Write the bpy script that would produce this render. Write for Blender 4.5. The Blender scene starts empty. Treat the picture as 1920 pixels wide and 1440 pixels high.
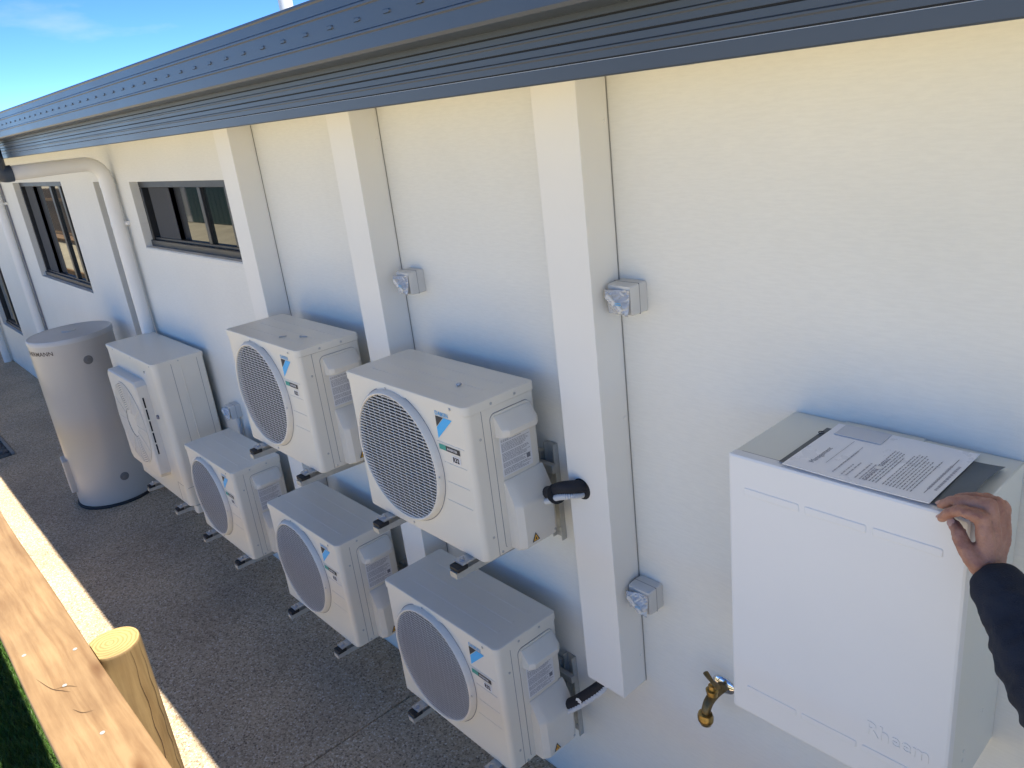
import bpy, bmesh, math, random
from mathutils import Vector, Matrix, noise as mnoise
R = math.radians
rnd = random.Random(7)
scene = bpy.context.scene
COL = scene.collection

# ------------------------------------------------------------------ camera, sky, sun, exposure
CAM_LOC = Vector((0.0, -1.68, 2.706))          # held high above a concrete path, 1.68 m off the wall
cam_d = bpy.data.cameras.new("camera"); cam = bpy.data.objects.new("camera", cam_d); COL.objects.link(cam)
rx = Vector((0.66941189, 0.73431961, -0.11252744))
ry = -Vector((0.1795145, -0.30687564, -0.93466672))
rz = -Vector((-0.72087604, 0.60547671, -0.33724722))
M = Matrix((rx, ry, rz)).transposed().to_4x4(); M.translation = CAM_LOC
cam.matrix_world = M
cam_d.sensor_width = 36; cam_d.lens = 27.535; cam_d.clip_start = 0.05; cam_d.clip_end = 1200
scene.camera = cam

SUN = Vector((0.34, 0.109, 1.0)).normalized()  # towards the sun: high, behind the building
world = bpy.data.worlds.new("World"); scene.world = world; world.use_nodes = True
wn = world.node_tree; bg = wn.nodes["Background"]
sky = wn.nodes.new("ShaderNodeTexSky"); sky.sky_type = 'NISHITA'; sky.sun_disc = False
sky.sun_elevation = math.asin(SUN.z); sky.sun_rotation = math.atan2(SUN.x, SUN.y)
sky.altitude = 4500; sky.air_density = 0.6; sky.dust_density = 0.0; sky.ozone_density = 3.5
# a few thin, far clouds
tc = wn.nodes.new("ShaderNodeTexCoord"); mp = wn.nodes.new("ShaderNodeMapping"); mp.inputs['Scale'].default_value = (3.2, 3.2, 11)
nz = wn.nodes.new("ShaderNodeTexNoise"); nz.inputs['Scale'].default_value = 2.0; nz.inputs['Detail'].default_value = 8
rp = wn.nodes.new("ShaderNodeValToRGB"); rp.color_ramp.elements[0].position = 0.60; rp.color_ramp.elements[1].position = 0.80
rp.color_ramp.elements[0].color = (0, 0, 0, 1); rp.color_ramp.elements[1].color = (.30, .30, .30, 1)
mx = wn.nodes.new("ShaderNodeMix"); mx.data_type = 'RGBA'; mx.inputs['B'].default_value = (3.0, 3.1, 3.4, 1)
L = wn.links.new
L(tc.outputs['Generated'], mp.inputs['Vector']); L(mp.outputs[0], nz.inputs['Vector']); L(nz.outputs['Fac'], rp.inputs[0])
L(rp.outputs[0], mx.inputs['Factor']); hs = wn.nodes.new("ShaderNodeHueSaturation"); hs.inputs['Saturation'].default_value = 1.18; L(sky.outputs[0], hs.inputs['Color']); L(hs.outputs[0], mx.inputs['A']); L(mx.outputs['Result'], bg.inputs['Color'])
bg.inputs['Strength'].default_value = 0.138
sun_d = bpy.data.lights.new("sun", 'SUN'); sun = bpy.data.objects.new("sun", sun_d); COL.objects.link(sun)
sun_d.energy = 5.0; sun_d.angle = R(0.53); sun_d.color = (1.0, 0.925, 0.79)
sun.rotation_euler = SUN.to_track_quat('Z', 'Y').to_euler(); sun.location = (0, 0, 30)
vs = scene.view_settings; vs.view_transform = 'Standard'; vs.look = 'None'; vs.gamma = 1.0; vs.exposure = 1.36
try: vs.use_curve_mapping = False
except Exception: pass
scene.cycles.max_bounces = 8

# ------------------------------------------------------------------ materials
def mat(name, col, rough=0.5, metal=0.0, var=0.0, vscale=6.0, bump=0.0, bscale=80.0, stretch=(1, 1, 1), spec=0.5, coat=0.0, col2=None, sss=0.0, dirt=0.0):
    m = bpy.data.materials.new(name); m.use_nodes = True
    nt = m.node_tree; p = nt.nodes["Principled BSDF"]; k = nt.links.new
    p.inputs['Base Color'].default_value = (*col, 1); p.inputs['Roughness'].default_value = rough
    p.inputs['Metallic'].default_value = metal; p.inputs['Specular IOR Level'].default_value = spec
    p.inputs['Coat Weight'].default_value = coat
    if sss: p.inputs['Subsurface Weight'].default_value = sss; p.inputs['Subsurface Radius'].default_value = (.012, .005, .003); p.inputs['Subsurface Scale'].default_value = 1.0
    t = nt.nodes.new("ShaderNodeTexCoord"); mpp = nt.nodes.new("ShaderNodeMapping"); mpp.inputs['Scale'].default_value = stretch
    k(t.outputs['Object'], mpp.inputs['Vector'])
    if var or col2:
        n = nt.nodes.new("ShaderNodeTexNoise"); n.inputs['Scale'].default_value = vscale; n.inputs['Detail'].default_value = 6; n.inputs['Roughness'].default_value = .6
        k(mpp.outputs[0], n.inputs['Vector'])
        r = nt.nodes.new("ShaderNodeValToRGB"); r.color_ramp.elements[0].position = .32; r.color_ramp.elements[1].position = .68
        c2 = col2 if col2 else tuple(c * (1 - var) for c in col)
        r.color_ramp.elements[0].color = (*c2, 1); r.color_ramp.elements[1].color = (*col, 1)
        k(n.outputs['Fac'], r.inputs[0]); out = r.outputs[0]
        if dirt:
            n3 = nt.nodes.new("ShaderNodeTexNoise"); n3.inputs['Scale'].default_value = vscale * 9; n3.inputs['Detail'].default_value = 8; n3.inputs['Roughness'].default_value = .75
            k(mpp.outputs[0], n3.inputs['Vector'])
            r3 = nt.nodes.new("ShaderNodeValToRGB"); r3.color_ramp.elements[0].position = .60; r3.color_ramp.elements[1].position = .78
            r3.color_ramp.elements[0].color = (0, 0, 0, 1); r3.color_ramp.elements[1].color = (dirt, dirt, dirt, 1); k(n3.outputs['Fac'], r3.inputs[0])
            mi = nt.nodes.new("ShaderNodeMix"); mi.data_type = 'RGBA'; mi.inputs['B'].default_value = (col[0] * .45, col[1] * .42, col[2] * .38, 1)
            k(r3.outputs[0], mi.inputs['Factor']); k(out, mi.inputs['A']); out = mi.outputs['Result']
        k(out, p.inputs['Base Color'])
        rr_ = nt.nodes.new("ShaderNodeMapRange"); rr_.inputs['To Min'].default_value = max(0.02, rough - .08); rr_.inputs['To Max'].default_value = min(1, rough + .1)
        k(n.outputs['Fac'], rr_.inputs[0]); k(rr_.outputs[0], p.inputs['Roughness'])
    if bump:
        b = nt.nodes.new("ShaderNodeBump"); b.inputs['Strength'].default_value = bump; b.inputs['Distance'].default_value = .004
        n2 = nt.nodes.new("ShaderNodeTexNoise"); n2.inputs['Scale'].default_value = bscale; n2.inputs['Detail'].default_value = 4
        k(mpp.outputs[0], n2.inputs['Vector']); k(n2.outputs['Fac'], b.inputs['Height']); k(b.outputs[0], p.inputs['Normal'])
    return m

def srgb(r, g, b):
    f = lambda c: c / 12.92 if c <= .04045 else ((c + .055) / 1.055) ** 2.4
    return (f(r / 255), f(g / 255), f(b / 255))

def wall_mat():
    m = mat("render_coat", (.80, .79, .735), .75, var=.05, vscale=1.6, spec=.3)
    nt = m.node_tree; p = nt.nodes["Principled BSDF"]; k = nt.links.new
    t = nt.nodes.new("ShaderNodeTexCoord"); hs = []
    for sc_, s in (((14, 14, 95), 1.6), ((1, 1, 1), 230), ((6, 6, 10), 5)):
        mp_ = nt.nodes.new("ShaderNodeMapping"); mp_.inputs['Scale'].default_value = sc_
        n = nt.nodes.new("ShaderNodeTexNoise"); n.inputs['Scale'].default_value = s; n.inputs['Detail'].default_value = 5; n.inputs['Roughness'].default_value = .65
        k(t.outputs['Object'], mp_.inputs[0]); k(mp_.outputs[0], n.inputs['Vector']); hs.append(n)
    a = nt.nodes.new("ShaderNodeMath"); a.operation = 'ADD'; k(hs[0].outputs['Fac'], a.inputs[0]); k(hs[1].outputs['Fac'], a.inputs[1])
    b = nt.nodes.new("ShaderNodeBump"); b.inputs['Strength'].default_value = .17; b.inputs['Distance'].default_value = .004
    k(a.outputs[0], b.inputs['Height']); k(b.outputs[0], p.inputs['Normal'])
    # roller-coat grain in the paint: thin strokes a shade apart
    r = nt.nodes.new("ShaderNodeValToRGB"); r.color_ramp.elements[0].position = .40; r.color_ramp.elements[1].position = .60
    r.color_ramp.elements[0].color = (.965, .965, .965, 1); r.color_ramp.elements[1].color = (1, 1, 1, 1); k(hs[0].outputs['Fac'], r.inputs[0])
    old = p.inputs['Base Color'].links[0].from_socket
    mi = nt.nodes.new("ShaderNodeMix"); mi.data_type = 'RGBA'; mi.blend_type = 'MULTIPLY'; mi.inputs['Factor'].default_value = 1
    k(old, mi.inputs['A']); k(r.outputs[0], mi.inputs['B']); k(mi.outputs['Result'], p.inputs['Base Color'])
    return m

def aggregate_mat():
    m = bpy.data.materials.new("exposed_aggregate"); m.use_nodes = True; nt = m.node_tree; p = nt.nodes["Principled BSDF"]; k = nt.links.new
    t = nt.nodes.new("ShaderNodeTexCoord")
    v = nt.nodes.new("ShaderNodeTexVoronoi"); v.inputs['Scale'].default_value = 105; v.inputs['Randomness'].default_value = 1
    k(t.outputs['Object'], v.inputs['Vector'])
    sp = nt.nodes.new("ShaderNodeSeparateColor"); k(v.outputs['Color'], sp.inputs[0])
    r = nt.nodes.new("ShaderNodeValToRGB"); e = r.color_ramp.elements
    e[0].position = 0; e[0].color = (.18, .13, .084, 1); e[1].position = 1; e[1].color = (.80, .73, .62, 1)
    for pos, c in ((.22, (.33, .24, .155, 1)), (.45, (.55, .415, .275, 1)), (.7, (.67, .53, .365, 1)), (.88, (.68, .58, .44, 1))):
        x = e.new(pos); x.color = c
    k(sp.outputs[0], r.inputs[0])
    # cement between the stones
    v2 = nt.nodes.new("ShaderNodeTexVoronoi"); v2.feature = 'DISTANCE_TO_EDGE'; v2.inputs['Scale'].default_value = 105
    k(t.outputs['Object'], v2.inputs['Vector'])
    r2 = nt.nodes.new("ShaderNodeValToRGB"); r2.color_ramp.elements[0].position = .05; r2.color_ramp.elements[1].position = .16; k(v2.outputs['Distance'], r2.inputs[0])
    mi = nt.nodes.new("ShaderNodeMix"); mi.data_type = 'RGBA'; mi.inputs['A'].default_value = (.52, .40, .27, 1); k(r2.outputs[0], mi.inputs['Factor']); k(r.outputs[0], mi.inputs['B'])
    n = nt.nodes.new("ShaderNodeTexNoise"); n.inputs['Scale'].default_value = 1.7; n.inputs['Detail'].default_value = 5; k(t.outputs['Object'], n.inputs['Vector'])
    r3 = nt.nodes.new("ShaderNodeValToRGB"); r3.color_ramp.elements[0].position = .3; r3.color_ramp.elements[1].position = .7
    r3.color_ramp.elements[0].color = (.84, .82, .80, 1); r3.color_ramp.elements[1].color = (1.15, 1.12, 1.07, 1); k(n.outputs['Fac'], r3.inputs[0])
    mu = nt.nodes.new("ShaderNodeMix"); mu.data_type = 'RGBA'; mu.blend_type = 'MULTIPLY'; mu.inputs['Factor'].default_value = 1
    k(mi.outputs['Result'], mu.inputs['A']); k(r3.outputs[0], mu.inputs['B']); k(mu.outputs['Result'], p.inputs['Base Color'])
    b = nt.nodes.new("ShaderNodeBump"); b.inputs['Strength'].default_value = .7; b.inputs['Distance'].default_value = .003
    k(r2.outputs[0], b.inputs['Height']); k(b.outputs[0], p.inputs['Normal']); p.inputs['Roughness'].default_value = .8
    return m

def wood_mat(name, light, dark, axis='X', ring=False, knots=True):
    m = bpy.data.materials.new(name); m.use_nodes = True; nt = m.node_tree; p = nt.nodes["Principled BSDF"]; k = nt.links.new
    t = nt.nodes.new("ShaderNodeTexCoord"); mp_ = nt.nodes.new("ShaderNodeMapping")
    mp_.inputs['Scale'].default_value = {'X': (1.2, 16, 16), 'Z': (16, 16, 1.2)}[axis] if not ring else (1, 1, 0)
    n0 = nt.nodes.new("ShaderNodeTexNoise"); n0.inputs['Scale'].default_value = 3; k(t.outputs['Object'], n0.inputs['Vector'])
    md = nt.nodes.new("ShaderNodeMix"); md.data_type = 'RGBA'; md.blend_type = 'ADD'; md.inputs['Factor'].default_value = .018 if not ring else .012
    k(t.outputs['Object'], md.inputs['A']); k(n0.outputs['Color'], md.inputs['B'])
    k(md.outputs['Result'], mp_.inputs[0])
    if ring:
        w = nt.nodes.new("ShaderNodeTexWave"); w.wave_type = 'RINGS'; w.rings_direction = 'SPHERICAL'; w.inputs['Scale'].default_value = 26; w.inputs['Distortion'].default_value = 2.5; w.inputs['Detail'].default_value = 3; w.inputs['Detail Scale'].default_value = 2
        k(mp_.outputs[0], w.inputs['Vector']); fac = w.outputs['Fac']
    else:
        n = nt.nodes.new("ShaderNodeTexNoise"); n.inputs['Scale'].default_value = 2.2; n.inputs['Detail'].default_value = 9; n.inputs['Roughness'].default_value = .62; n.inputs['Distortion'].default_value = .25
        k(mp_.outputs[0], n.inputs['Vector']); fac = n.outputs['Fac']
    r = nt.nodes.new("ShaderNodeValToRGB"); r.color_ramp.elements[0].position = .34; r.color_ramp.elements[1].position = .62
    r.color_ramp.elements[0].color = (*dark, 1); r.color_ramp.elements[1].color = (*light, 1); k(fac, r.inputs[0]); out = r.outputs[0]
    if ring: r.color_ramp.elements[0].position = .0; r.color_ramp.elements[1].position = .55
    if knots:
        v = nt.nodes.new("ShaderNodeTexVoronoi"); v.inputs['Scale'].default_value = 3.0
        mk = nt.nodes.new("ShaderNodeMapping"); mk.inputs['Scale'].default_value = (.8, 2.4, 2.4) if axis == 'X' else (2.4, 2.4, .8)
        k(md.outputs['Result'], mk.inputs[0]); k(mk.outputs[0], v.inputs['Vector'])
        rk = nt.nodes.new("ShaderNodeValToRGB"); rk.color_ramp.elements[0].position = .03; rk.color_ramp.elements[1].position = .16
        rk.color_ramp.elements[0].color = (1, 1, 1, 1); rk.color_ramp.elements[1].color = (0, 0, 0, 1); k(v.outputs['Distance'], rk.inputs[0])
        mi = nt.nodes.new("ShaderNodeMix"); mi.data_type = 'RGBA'; mi.inputs['B'].default_value = (dark[0] * .7, dark[1] * .6, dark[2] * .5, 1)
        k(rk.outputs[0], mi.inputs['Factor']); k(out, mi.inputs['A']); out = mi.outputs['Result']
    # broad weathering
    n4 = nt.nodes.new("ShaderNodeTexNoise"); n4.inputs['Scale'].default_value = 5; n4.inputs['Detail'].default_value = 6; k(t.outputs['Object'], n4.inputs['Vector'])
    r4 = nt.nodes.new("ShaderNodeValToRGB"); r4.color_ramp.elements[0].position = .3; r4.color_ramp.elements[1].position = .7
    r4.color_ramp.elements[0].color = (.78, .74, .70, 1); r4.color_ramp.elements[1].color = (1.1, 1.08, 1.02, 1); k(n4.outputs['Fac'], r4.inputs[0])
    mu = nt.nodes.new("ShaderNodeMix"); mu.data_type = 'RGBA'; mu.blend_type = 'MULTIPLY'; mu.inputs['Factor'].default_value = 1
    k(out, mu.inputs['A']); k(r4.outputs[0], mu.inputs['B']); k(mu.outputs['Result'], p.inputs['Base Color'])
    b = nt.nodes.new("ShaderNodeBump"); b.inputs['Strength'].default_value = .35; b.inputs['Distance'].default_value = .003; k(fac, b.inputs['Height']); k(b.outputs[0], p.inputs['Normal'])
    p.inputs['Roughness'].default_value = .65
    return m

MW = wall_mat(); MAGG = aggregate_mat()
MT = dict(
    duct=mat("duct_paint", (.80, .785, .74), .45, var=.03, vscale=3, bump=.05, bscale=30),
    pvc=mat("pvc_paint", (.80, .79, .76), .35, var=.03, vscale=4),
    seam=mat("seam_brown", (.20, .165, .125), .7),
    sealant=mat("grey_sealant", (.30, .29, .27), .7),
    steel_dark=mat("dark_steel_sheet", (.054, .071, .098), .34, var=.18, vscale=2.5, spec=.6, bump=.03, bscale=12),
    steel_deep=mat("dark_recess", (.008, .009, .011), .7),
    alu=mat("anthracite_aluminium", (.028, .030, .035), .38, var=.15, vscale=8),
    screen=mat("fly_screen_mesh", (.055, .058, .065), .8, var=.2, vscale=60),
    glass=mat("window_glass", (.012, .018, .020), .02, spec=.6),
    ivory=mat("ivory_enamel", (.735, .70, .615), .34, var=.035, vscale=5, bump=.03, bscale=26, dirt=.10),
    ivory_plastic=mat("ivory_plastic", (.73, .695, .62), .48, var=.04, vscale=9, bump=.06, bscale=160),
    grille=mat("grille_plastic", (.56, .575, .59), .5, var=.06, vscale=9),
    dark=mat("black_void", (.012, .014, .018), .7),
    silver=mat("zinc_steel", (.55, .56, .57), .38, metal=.85, var=.2, vscale=40),
    galv=mat("galvanised_bracket", (.52, .52, .49), .45, metal=.35, var=.22, vscale=25),
    rubber=mat("black_rubber", (.016, .017, .020), .6, var=.2, vscale=30),
    foam=mat("black_foam_insulation", (.014, .016, .024), .75, var=.3, vscale=50, bump=.3, bscale=180),
    conduit=mat("white_conduit", (.62, .64, .66), .45),
    sticker=mat("paper_sticker", (.74, .74, .75), .45),
    ink=mat("black_ink", (.03, .03, .035), .6),
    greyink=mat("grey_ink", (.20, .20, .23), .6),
    blue=mat("logo_blue", (.02, .42, .85), .4), navy=mat("logo_text_blue", (.03, .33, .68), .4),
    green=mat("logo_green", (.01, .30, .24), .4), white=mat("white_ink", (.8, .8, .8), .5), yellow=mat("warning_yellow", (.80, .42, .05), .5),
    tank=mat("tank_enamel", (.50, .465, .42), .34, bump=.02, bscale=9, spec=.55),
    tanktop=mat("tank_lid", (.54, .53, .51), .36, var=.08, vscale=4),
    cab=mat("cabinet_enamel", (.78, .785, .78), .42, var=.02, vscale=4, bump=.04, bscale=40),
    cabside=mat("cabinet_cream_steel", (.70, .715, .66), .42, var=.04, vscale=4, dirt=.06),
    switch=mat("grey_switch_plastic", (.60, .60, .585), .4, var=.05, vscale=20),
    film=mat("clear_film", (.50, .51, .53), .18, spec=.8, coat=1, var=.25, vscale=60, bump=.5, bscale=90),
    brass=mat("brass", (.46, .32, .12), .32, metal=1, var=.35, vscale=45), bronze=mat("dull_brass", (.24, .17, .08), .42, metal=.9, var=.4, vscale=60),
    chrome=mat("chrome", (.75, .76, .78), .10, metal=1),
    paper=mat("paper", (.84, .85, .88), .28, var=.02, vscale=10, bump=.10, bscale=22), card=mat("grey_card", (.58, .60, .64), .5),
    folder=mat("grey_folder", (.085, .098, .105), .42, var=.25, vscale=14, bump=.15, bscale=30),
    skin=mat("skin", (.44, .235, .165), .48, var=.0, col2=(.30, .13, .085), vscale=38, bump=.4, bscale=230, sss=.12),
    nail=mat("nail", (.55, .33, .26), .3), hair=mat("hair", (.05, .035, .025), .6, var=.3, vscale=80),
    navycloth=mat("navy_cotton", (.009, .016, .034), .85, var=.35, vscale=18, bump=.5, bscale=420),
    hivis=mat("hi_vis_green", (.16, .75, .05), .7), trousers=mat("dark_trousers", (.02, .024, .035), .85, var=.3, vscale=20),
    boot=mat("brown_boot", (.10, .05, .025), .5),
    paling=wood_mat("brown_palings", (.115, .072, .040), (.065, .038, .020), 'Z', knots=False),
    rail=wood_mat("treated_pine_rail", (.29, .192, .100), (.195, .115, .054), 'X'),
    post=wood_mat("treated_pine_post", (.28, .195, .090), (.185, .118, .050), 'Z', knots=False),
    postend=wood_mat("pine_end_grain", (.44, .315, .135), (.34, .225, .082), 'Z', ring=True, knots=False),
    sand=mat("sandy_ground", (.44, .395, .285), .9, var=.25, vscale=1.5, bump=.4, bscale=30),
    soil=mat("lawn_soil", (.045, .085, .018), .9, var=.5, vscale=18, bump=.5, bscale=40),
    blade=mat("grass_blade", (.070, .155, .020), .55, col2=(.040, .095, .014), vscale=9),
    stone=mat("gravel_stone", (.20, .195, .18), .75, col2=(.07, .068, .065), vscale=14, bump=.2, bscale=120),
    kerb=mat("concrete_edge", (.30, .28, .25), .85, var=.25, vscale=14, bump=.4, bscale=120),
    soffit=mat("soffit_sheet", (.78, .76, .71), .6, var=.03, vscale=2),
    roof=mat("roof_sheet", (.16, .18, .20), .4, var=.1, vscale=2),
    shed=mat("teal_cladding", (.045, .13, .135), .5, var=.15, vscale=2), trim=mat("white_trim", (.8, .8, .78), .5),
    bark=mat("bark", (.12, .09, .06), .9, var=.4, vscale=14, bump=.6, bscale=30), leaf=mat("leaf", (.06, .10, .03), .6, col2=(.03, .055, .015), vscale=2),
)

# ------------------------------------------------------------------ mesh helpers
def finish(bm, name, material, parent=None, smooth=True, angle=38):
    bmesh.ops.recalc_face_normals(bm, faces=bm.faces[:]); bm.normal_update()
    if smooth:
        for f in bm.faces: f.smooth = len(f.verts) <= 4
        for e in bm.edges:
            e.smooth = not (len(e.link_faces) == 2 and e.calc_face_angle(0) > R(angle)) and len(e.link_faces) == 2
    me = bpy.data.meshes.new(name); bm.to_mesh(me); bm.free()
    if isinstance(material, (list, tuple)):
        for mm in material: me.materials.append(mm)
    else: me.materials.append(material)
    o = link(name, me, parent)
    if smooth and 6 < len(me.polygons) < 6000:
        wm = o.modifiers.new('wn', 'WEIGHTED_NORMAL'); wm.keep_sharp = True; wm.weight = 80
    return o
def link(name, me, parent=None):
    o = bpy.data.objects.new(name, me); COL.objects.link(o)
    if parent is not None: o.parent = parent
    return o
def thing(name, label, cat, loc=(0, 0, 0), group=None):
    o = bpy.data.objects.new(name, None); COL.objects.link(o); o.location = loc; o.empty_display_size = .05
    return tag(o, label, cat, group)
def tag(o, label, cat, group=None):
    o['label'] = label; o['category'] = cat
    if group: o['group'] = group
    return o
def struct(o): o['kind'] = 'structure'; return o
def stuff(o): o['kind'] = 'stuff'; return o
def box(bm, x0, x1, y0, y1, z0, z1, bev=0.0, seg=2):
    vs_ = [bm.verts.new((x, y, z)) for x in (x0, x1) for y in (y0, y1) for z in (z0, z1)]
    fs = [bm.faces.new([vs_[i] for i in q]) for q in ((0, 1, 3, 2), (4, 6, 7, 5), (0, 4, 5, 1), (2, 3, 7, 6), (0, 2, 6, 4), (1, 5, 7, 3))]
    if bev:
        es = list({e for f in fs for e in f.edges})
        bmesh.ops.bevel(bm, geom=es, offset=bev, segments=seg, affect='EDGES', profile=.5)
def B(name, m, parent, x0, x1, y0, y1, z0, z1, bev=0.0, seg=2):
    bm = bmesh.new(); box(bm, x0, x1, y0, y1, z0, z1, bev, seg); return finish(bm, name, m, parent)
def rrect(x0, x1, y0, y1, rad, n=6):
    """rounded rectangle outline, rad = radii at (x0y0, x1y0, x1y1, x0y1)"""
    if not isinstance(rad, (list, tuple)): rad = [rad] * 4
    pts = []
    for (cx, cy, sx, sy, a0), r in zip(((x0, y0, 1, 1, 180), (x1, y0, -1, 1, 270), (x1, y1, -1, -1, 0), (x0, y1, 1, -1, 90)), rad):
        if r <= 1e-6: pts.append((cx, cy)); continue
        for i in range(n + 1):
            a = R(a0 + 90 * i / n); pts.append((cx + sx * r + r * math.cos(a), cy + sy * r + r * math.sin(a)))
    return pts
def loft(bm, rings, cap0=True, cap1=True, closed=True):
    vr = [[bm.verts.new(p) for p in r] for r in rings]
    n = len(rings[0])
    for a, b in zip(vr, vr[1:]):
        for i in range(n if closed else n - 1):
            bm.faces.new((a[i], a[(i + 1) % n], b[(i + 1) % n], b[i]))
    if cap0: bm.faces.new(list(reversed(vr[0])))
    if cap1: bm.faces.new(vr[-1])
def tube(bm, pts, rad, n=12, cap=True, rib=None):
    """swept tube; rad float or list"""
    pts = [Vector(p) for p in pts]; N = len(pts)
    rads = rad if isinstance(rad, (list, tuple)) else [rad] * N
    t0 = (pts[1] - pts[0]).normalized(); up = Vector((0, 0, 1)) if abs(t0.z) < .9 else Vector((0, 1, 0))
    u = t0.cross(up).normalized(); rings = []
    for i, p in enumerate(pts):
        t = (pts[min(i + 1, N - 1)] - pts[max(i - 1, 0)]).normalized()
        u = (u - t * u.dot(t)).normalized(); v = t.cross(u)
        rings.append([p + (u * math.cos(2 * math.pi * j / n) + v * math.sin(2 * math.pi * j / n)) * rads[i] for j in range(n)])
    loft(bm, rings, cap, cap)
def bez(ctrl, n=24):
    """Catmull-Rom through control points"""
    P = [Vector(c) for c in ctrl]; P = [P[0] * 2 - P[1]] + P + [P[-1] * 2 - P[-2]]; out = []
    for i in range(1, len(P) - 2):
        for k in range(n):
            t = k / n; a, b, c, d = P[i - 1:i + 3]
            out.append(.5 * ((2 * b) + (c - a) * t + (2 * a - 5 * b + 4 * c - d) * t * t + (3 * b - a - 3 * c + d) * t ** 3))
    out.append(P[-2]); return out
def lathe(bm, prof, n=32, mtx=Matrix(), cap0=True, cap1=True):
    loft(bm, [[mtx @ Vector((r * math.cos(2 * math.pi * j / n), r * math.sin(2 * math.pi * j / n), z)) for j in range(n)] for r, z in prof], cap0, cap1)
def flat(bm, pts):
    bm.faces.new([bm.verts.new(p) for p in pts])
TO_FRONT = Matrix(((1, 0, 0, 0), (0, 0, -1, 0), (0, 1, 0, 0), (0, 0, 0, 1)))      # local z -> -y (out of a front face)
TO_SIDE = Matrix(((0, 0, 1, 0), (1, 0, 0, 0), (0, 1, 0, 0), (0, 0, 0, 1)))        # local z -> +x, local x -> +y, local y -> +z
_dg = None
def text_mesh(s, size, mtx=Matrix(), bold=0.0, ext=0.0, xs=1.0, align='LEFT'):
    cu = bpy.data.curves.new("lettering", 'FONT'); cu.body = s; cu.size = size; cu.offset = bold; cu.extrude = ext; cu.align_x = align; cu.resolution_u = 3
    o = bpy.data.objects.new("lettering", cu); COL.objects.link(o)
    dg = bpy.context.evaluated_depsgraph_get(); me = bpy.data.meshes.new_from_object(o.evaluated_get(dg))
    bpy.data.objects.remove(o); bpy.data.curves.remove(cu)
    me.materials.clear(); me.transform(mtx @ Matrix.Diagonal((xs, 1, 1, 1)))
    return me
def word_rows(bm, fn, w, h, rows, fill=.55, seed=1, gaps=(), short=0.0, wl=(.02, .09)):
    """rows of printed words as tiny flat pieces; fn maps (u in 0..w, v in 0..h) to a point"""
    r = random.Random(seed); ph = h / rows
    for i in range(rows):
        if i in gaps: continue
        y1 = h - i * ph - ph * (1 - fill) / 2; y0 = y1 - ph * fill; x = 0; end = w * (1 - r.random() * short)
        while x < end:
            l = min(w * r.uniform(*wl), end - x)
            flat(bm, [fn(x, y0), fn(x + l, y0), fn(x + l, y1), fn(x, y1)]); x += l + w * .012 * r.uniform(.7, 2)
def copy_tree(o, parent=None):
    c = o.copy(); COL.objects.link(c); c.parent = parent
    for ch in o.children: copy_tree(ch, c)
    return c

# ------------------------------------------------------------------ ground
bm = bmesh.new(); bmesh.ops.create_grid(bm, x_segments=2, y_segments=2, size=400)
ground = struct(finish(bm, "ground", MT['sand'])); ground.location = (0, -2, -.05)  # unseen pale sand, put in beyond the lawn to bounce warm light
bm = bmesh.new(); flat(bm, [(-30, -2.45, -.03), (20, -2.45, -.03), (20, -1.4, -.03), (-30, -1.4, -.03)]); struct(finish(bm, "lawn_ground", MT['soil']))  # lawn strip kept narrow so the sand beyond bounces more light
path = struct(bpy.data.objects.new("path", None)); COL.objects.link(path)
jx = [-17.5, -14.61, -11.675, -8.74, -5.804, -2.868, 0.068, 3.0, 6.0]
for a, b in zip(jx, jx[1:]):
    front = -.80 if b <= -8.7 else -1.47
    B("slab", MAGG, path, a + .002, b - .002, front, .0, -.12, 0, .004, 1)
B("edge_strip", MT['kerb'], path, -17.5, -8.76, -.835, -.803, -.12, .006, .004, 1)
# gravel bed beside the narrow part of the path
_b = bmesh.new(); bmesh.ops.create_icosphere(_b, subdivisions=1, radius=1); ICO_V = [v.co.copy() for v in _b.verts]; ICO_F = [[v.index for v in f.verts] for f in _b.faces]; _b.free()
GV, GF = [], []
for i in range(5200):
    x = -8.80 - rnd.random() ** 1.6 * 3.2; y = rnd.uniform(-1.5, -.845); s = rnd.uniform(.010, .024)
    mt_ = Matrix.Translation((x, y, -.022 + rnd.random() * .018)) @ Matrix.Rotation(rnd.random() * 6.3, 4, (rnd.random(), rnd.random(), rnd.random())) @ Matrix.Diagonal((s, s * rnd.uniform(.6, 1), s * rnd.uniform(.5, .8), 1))
    k = len(GV); GV += [mt_ @ v for v in ICO_V]; GF += [[k + j for j in f] for f in ICO_F]
_me = bpy.data.meshes.new("gravel"); _me.from_pydata(GV, [], GF); _me.materials.append(MT['stone'])
tag(stuff(link("gravel", _me)), "loose dark grey gravel bed set into the path by the far windows", "gravel")
# grass
def grass_patch(name, label, x0, x1, y0, y1, count, seed):
    r = random.Random(seed); V = []; F = []
    for i in range(count):
        x = r.uniform(x0, x1); y = r.uniform(y0, y1); a = r.uniform(0, 6.283); h = r.uniform(.022, .06); w = r.uniform(.0015, .0032); ln = r.uniform(.006, .035); b = r.uniform(0, 6.283)
        dx, dy = math.cos(a) * w, math.sin(a) * w; lx, ly = math.cos(b) * ln, math.sin(b) * ln; k = len(V)
        V += [(x - dx, y - dy, -.03), (x + dx, y + dy, -.03), (x + dx * .8 + lx * .35, y + dy * .8 + ly * .35, -.03 + h * .6), (x - dx * .8 + lx * .35, y - dy * .8 + ly * .35, -.03 + h * .6), (x + lx, y + ly, -.03 + h)]
        F += [(k, k + 1, k + 2, k + 3), (k + 3, k + 2, k + 4)]
    me = bpy.data.meshes.new(name); me.from_pydata(V, [], F); me.materials.append(MT['blade'])
    return tag(stuff(link(name, me)), label, "grass")
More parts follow.
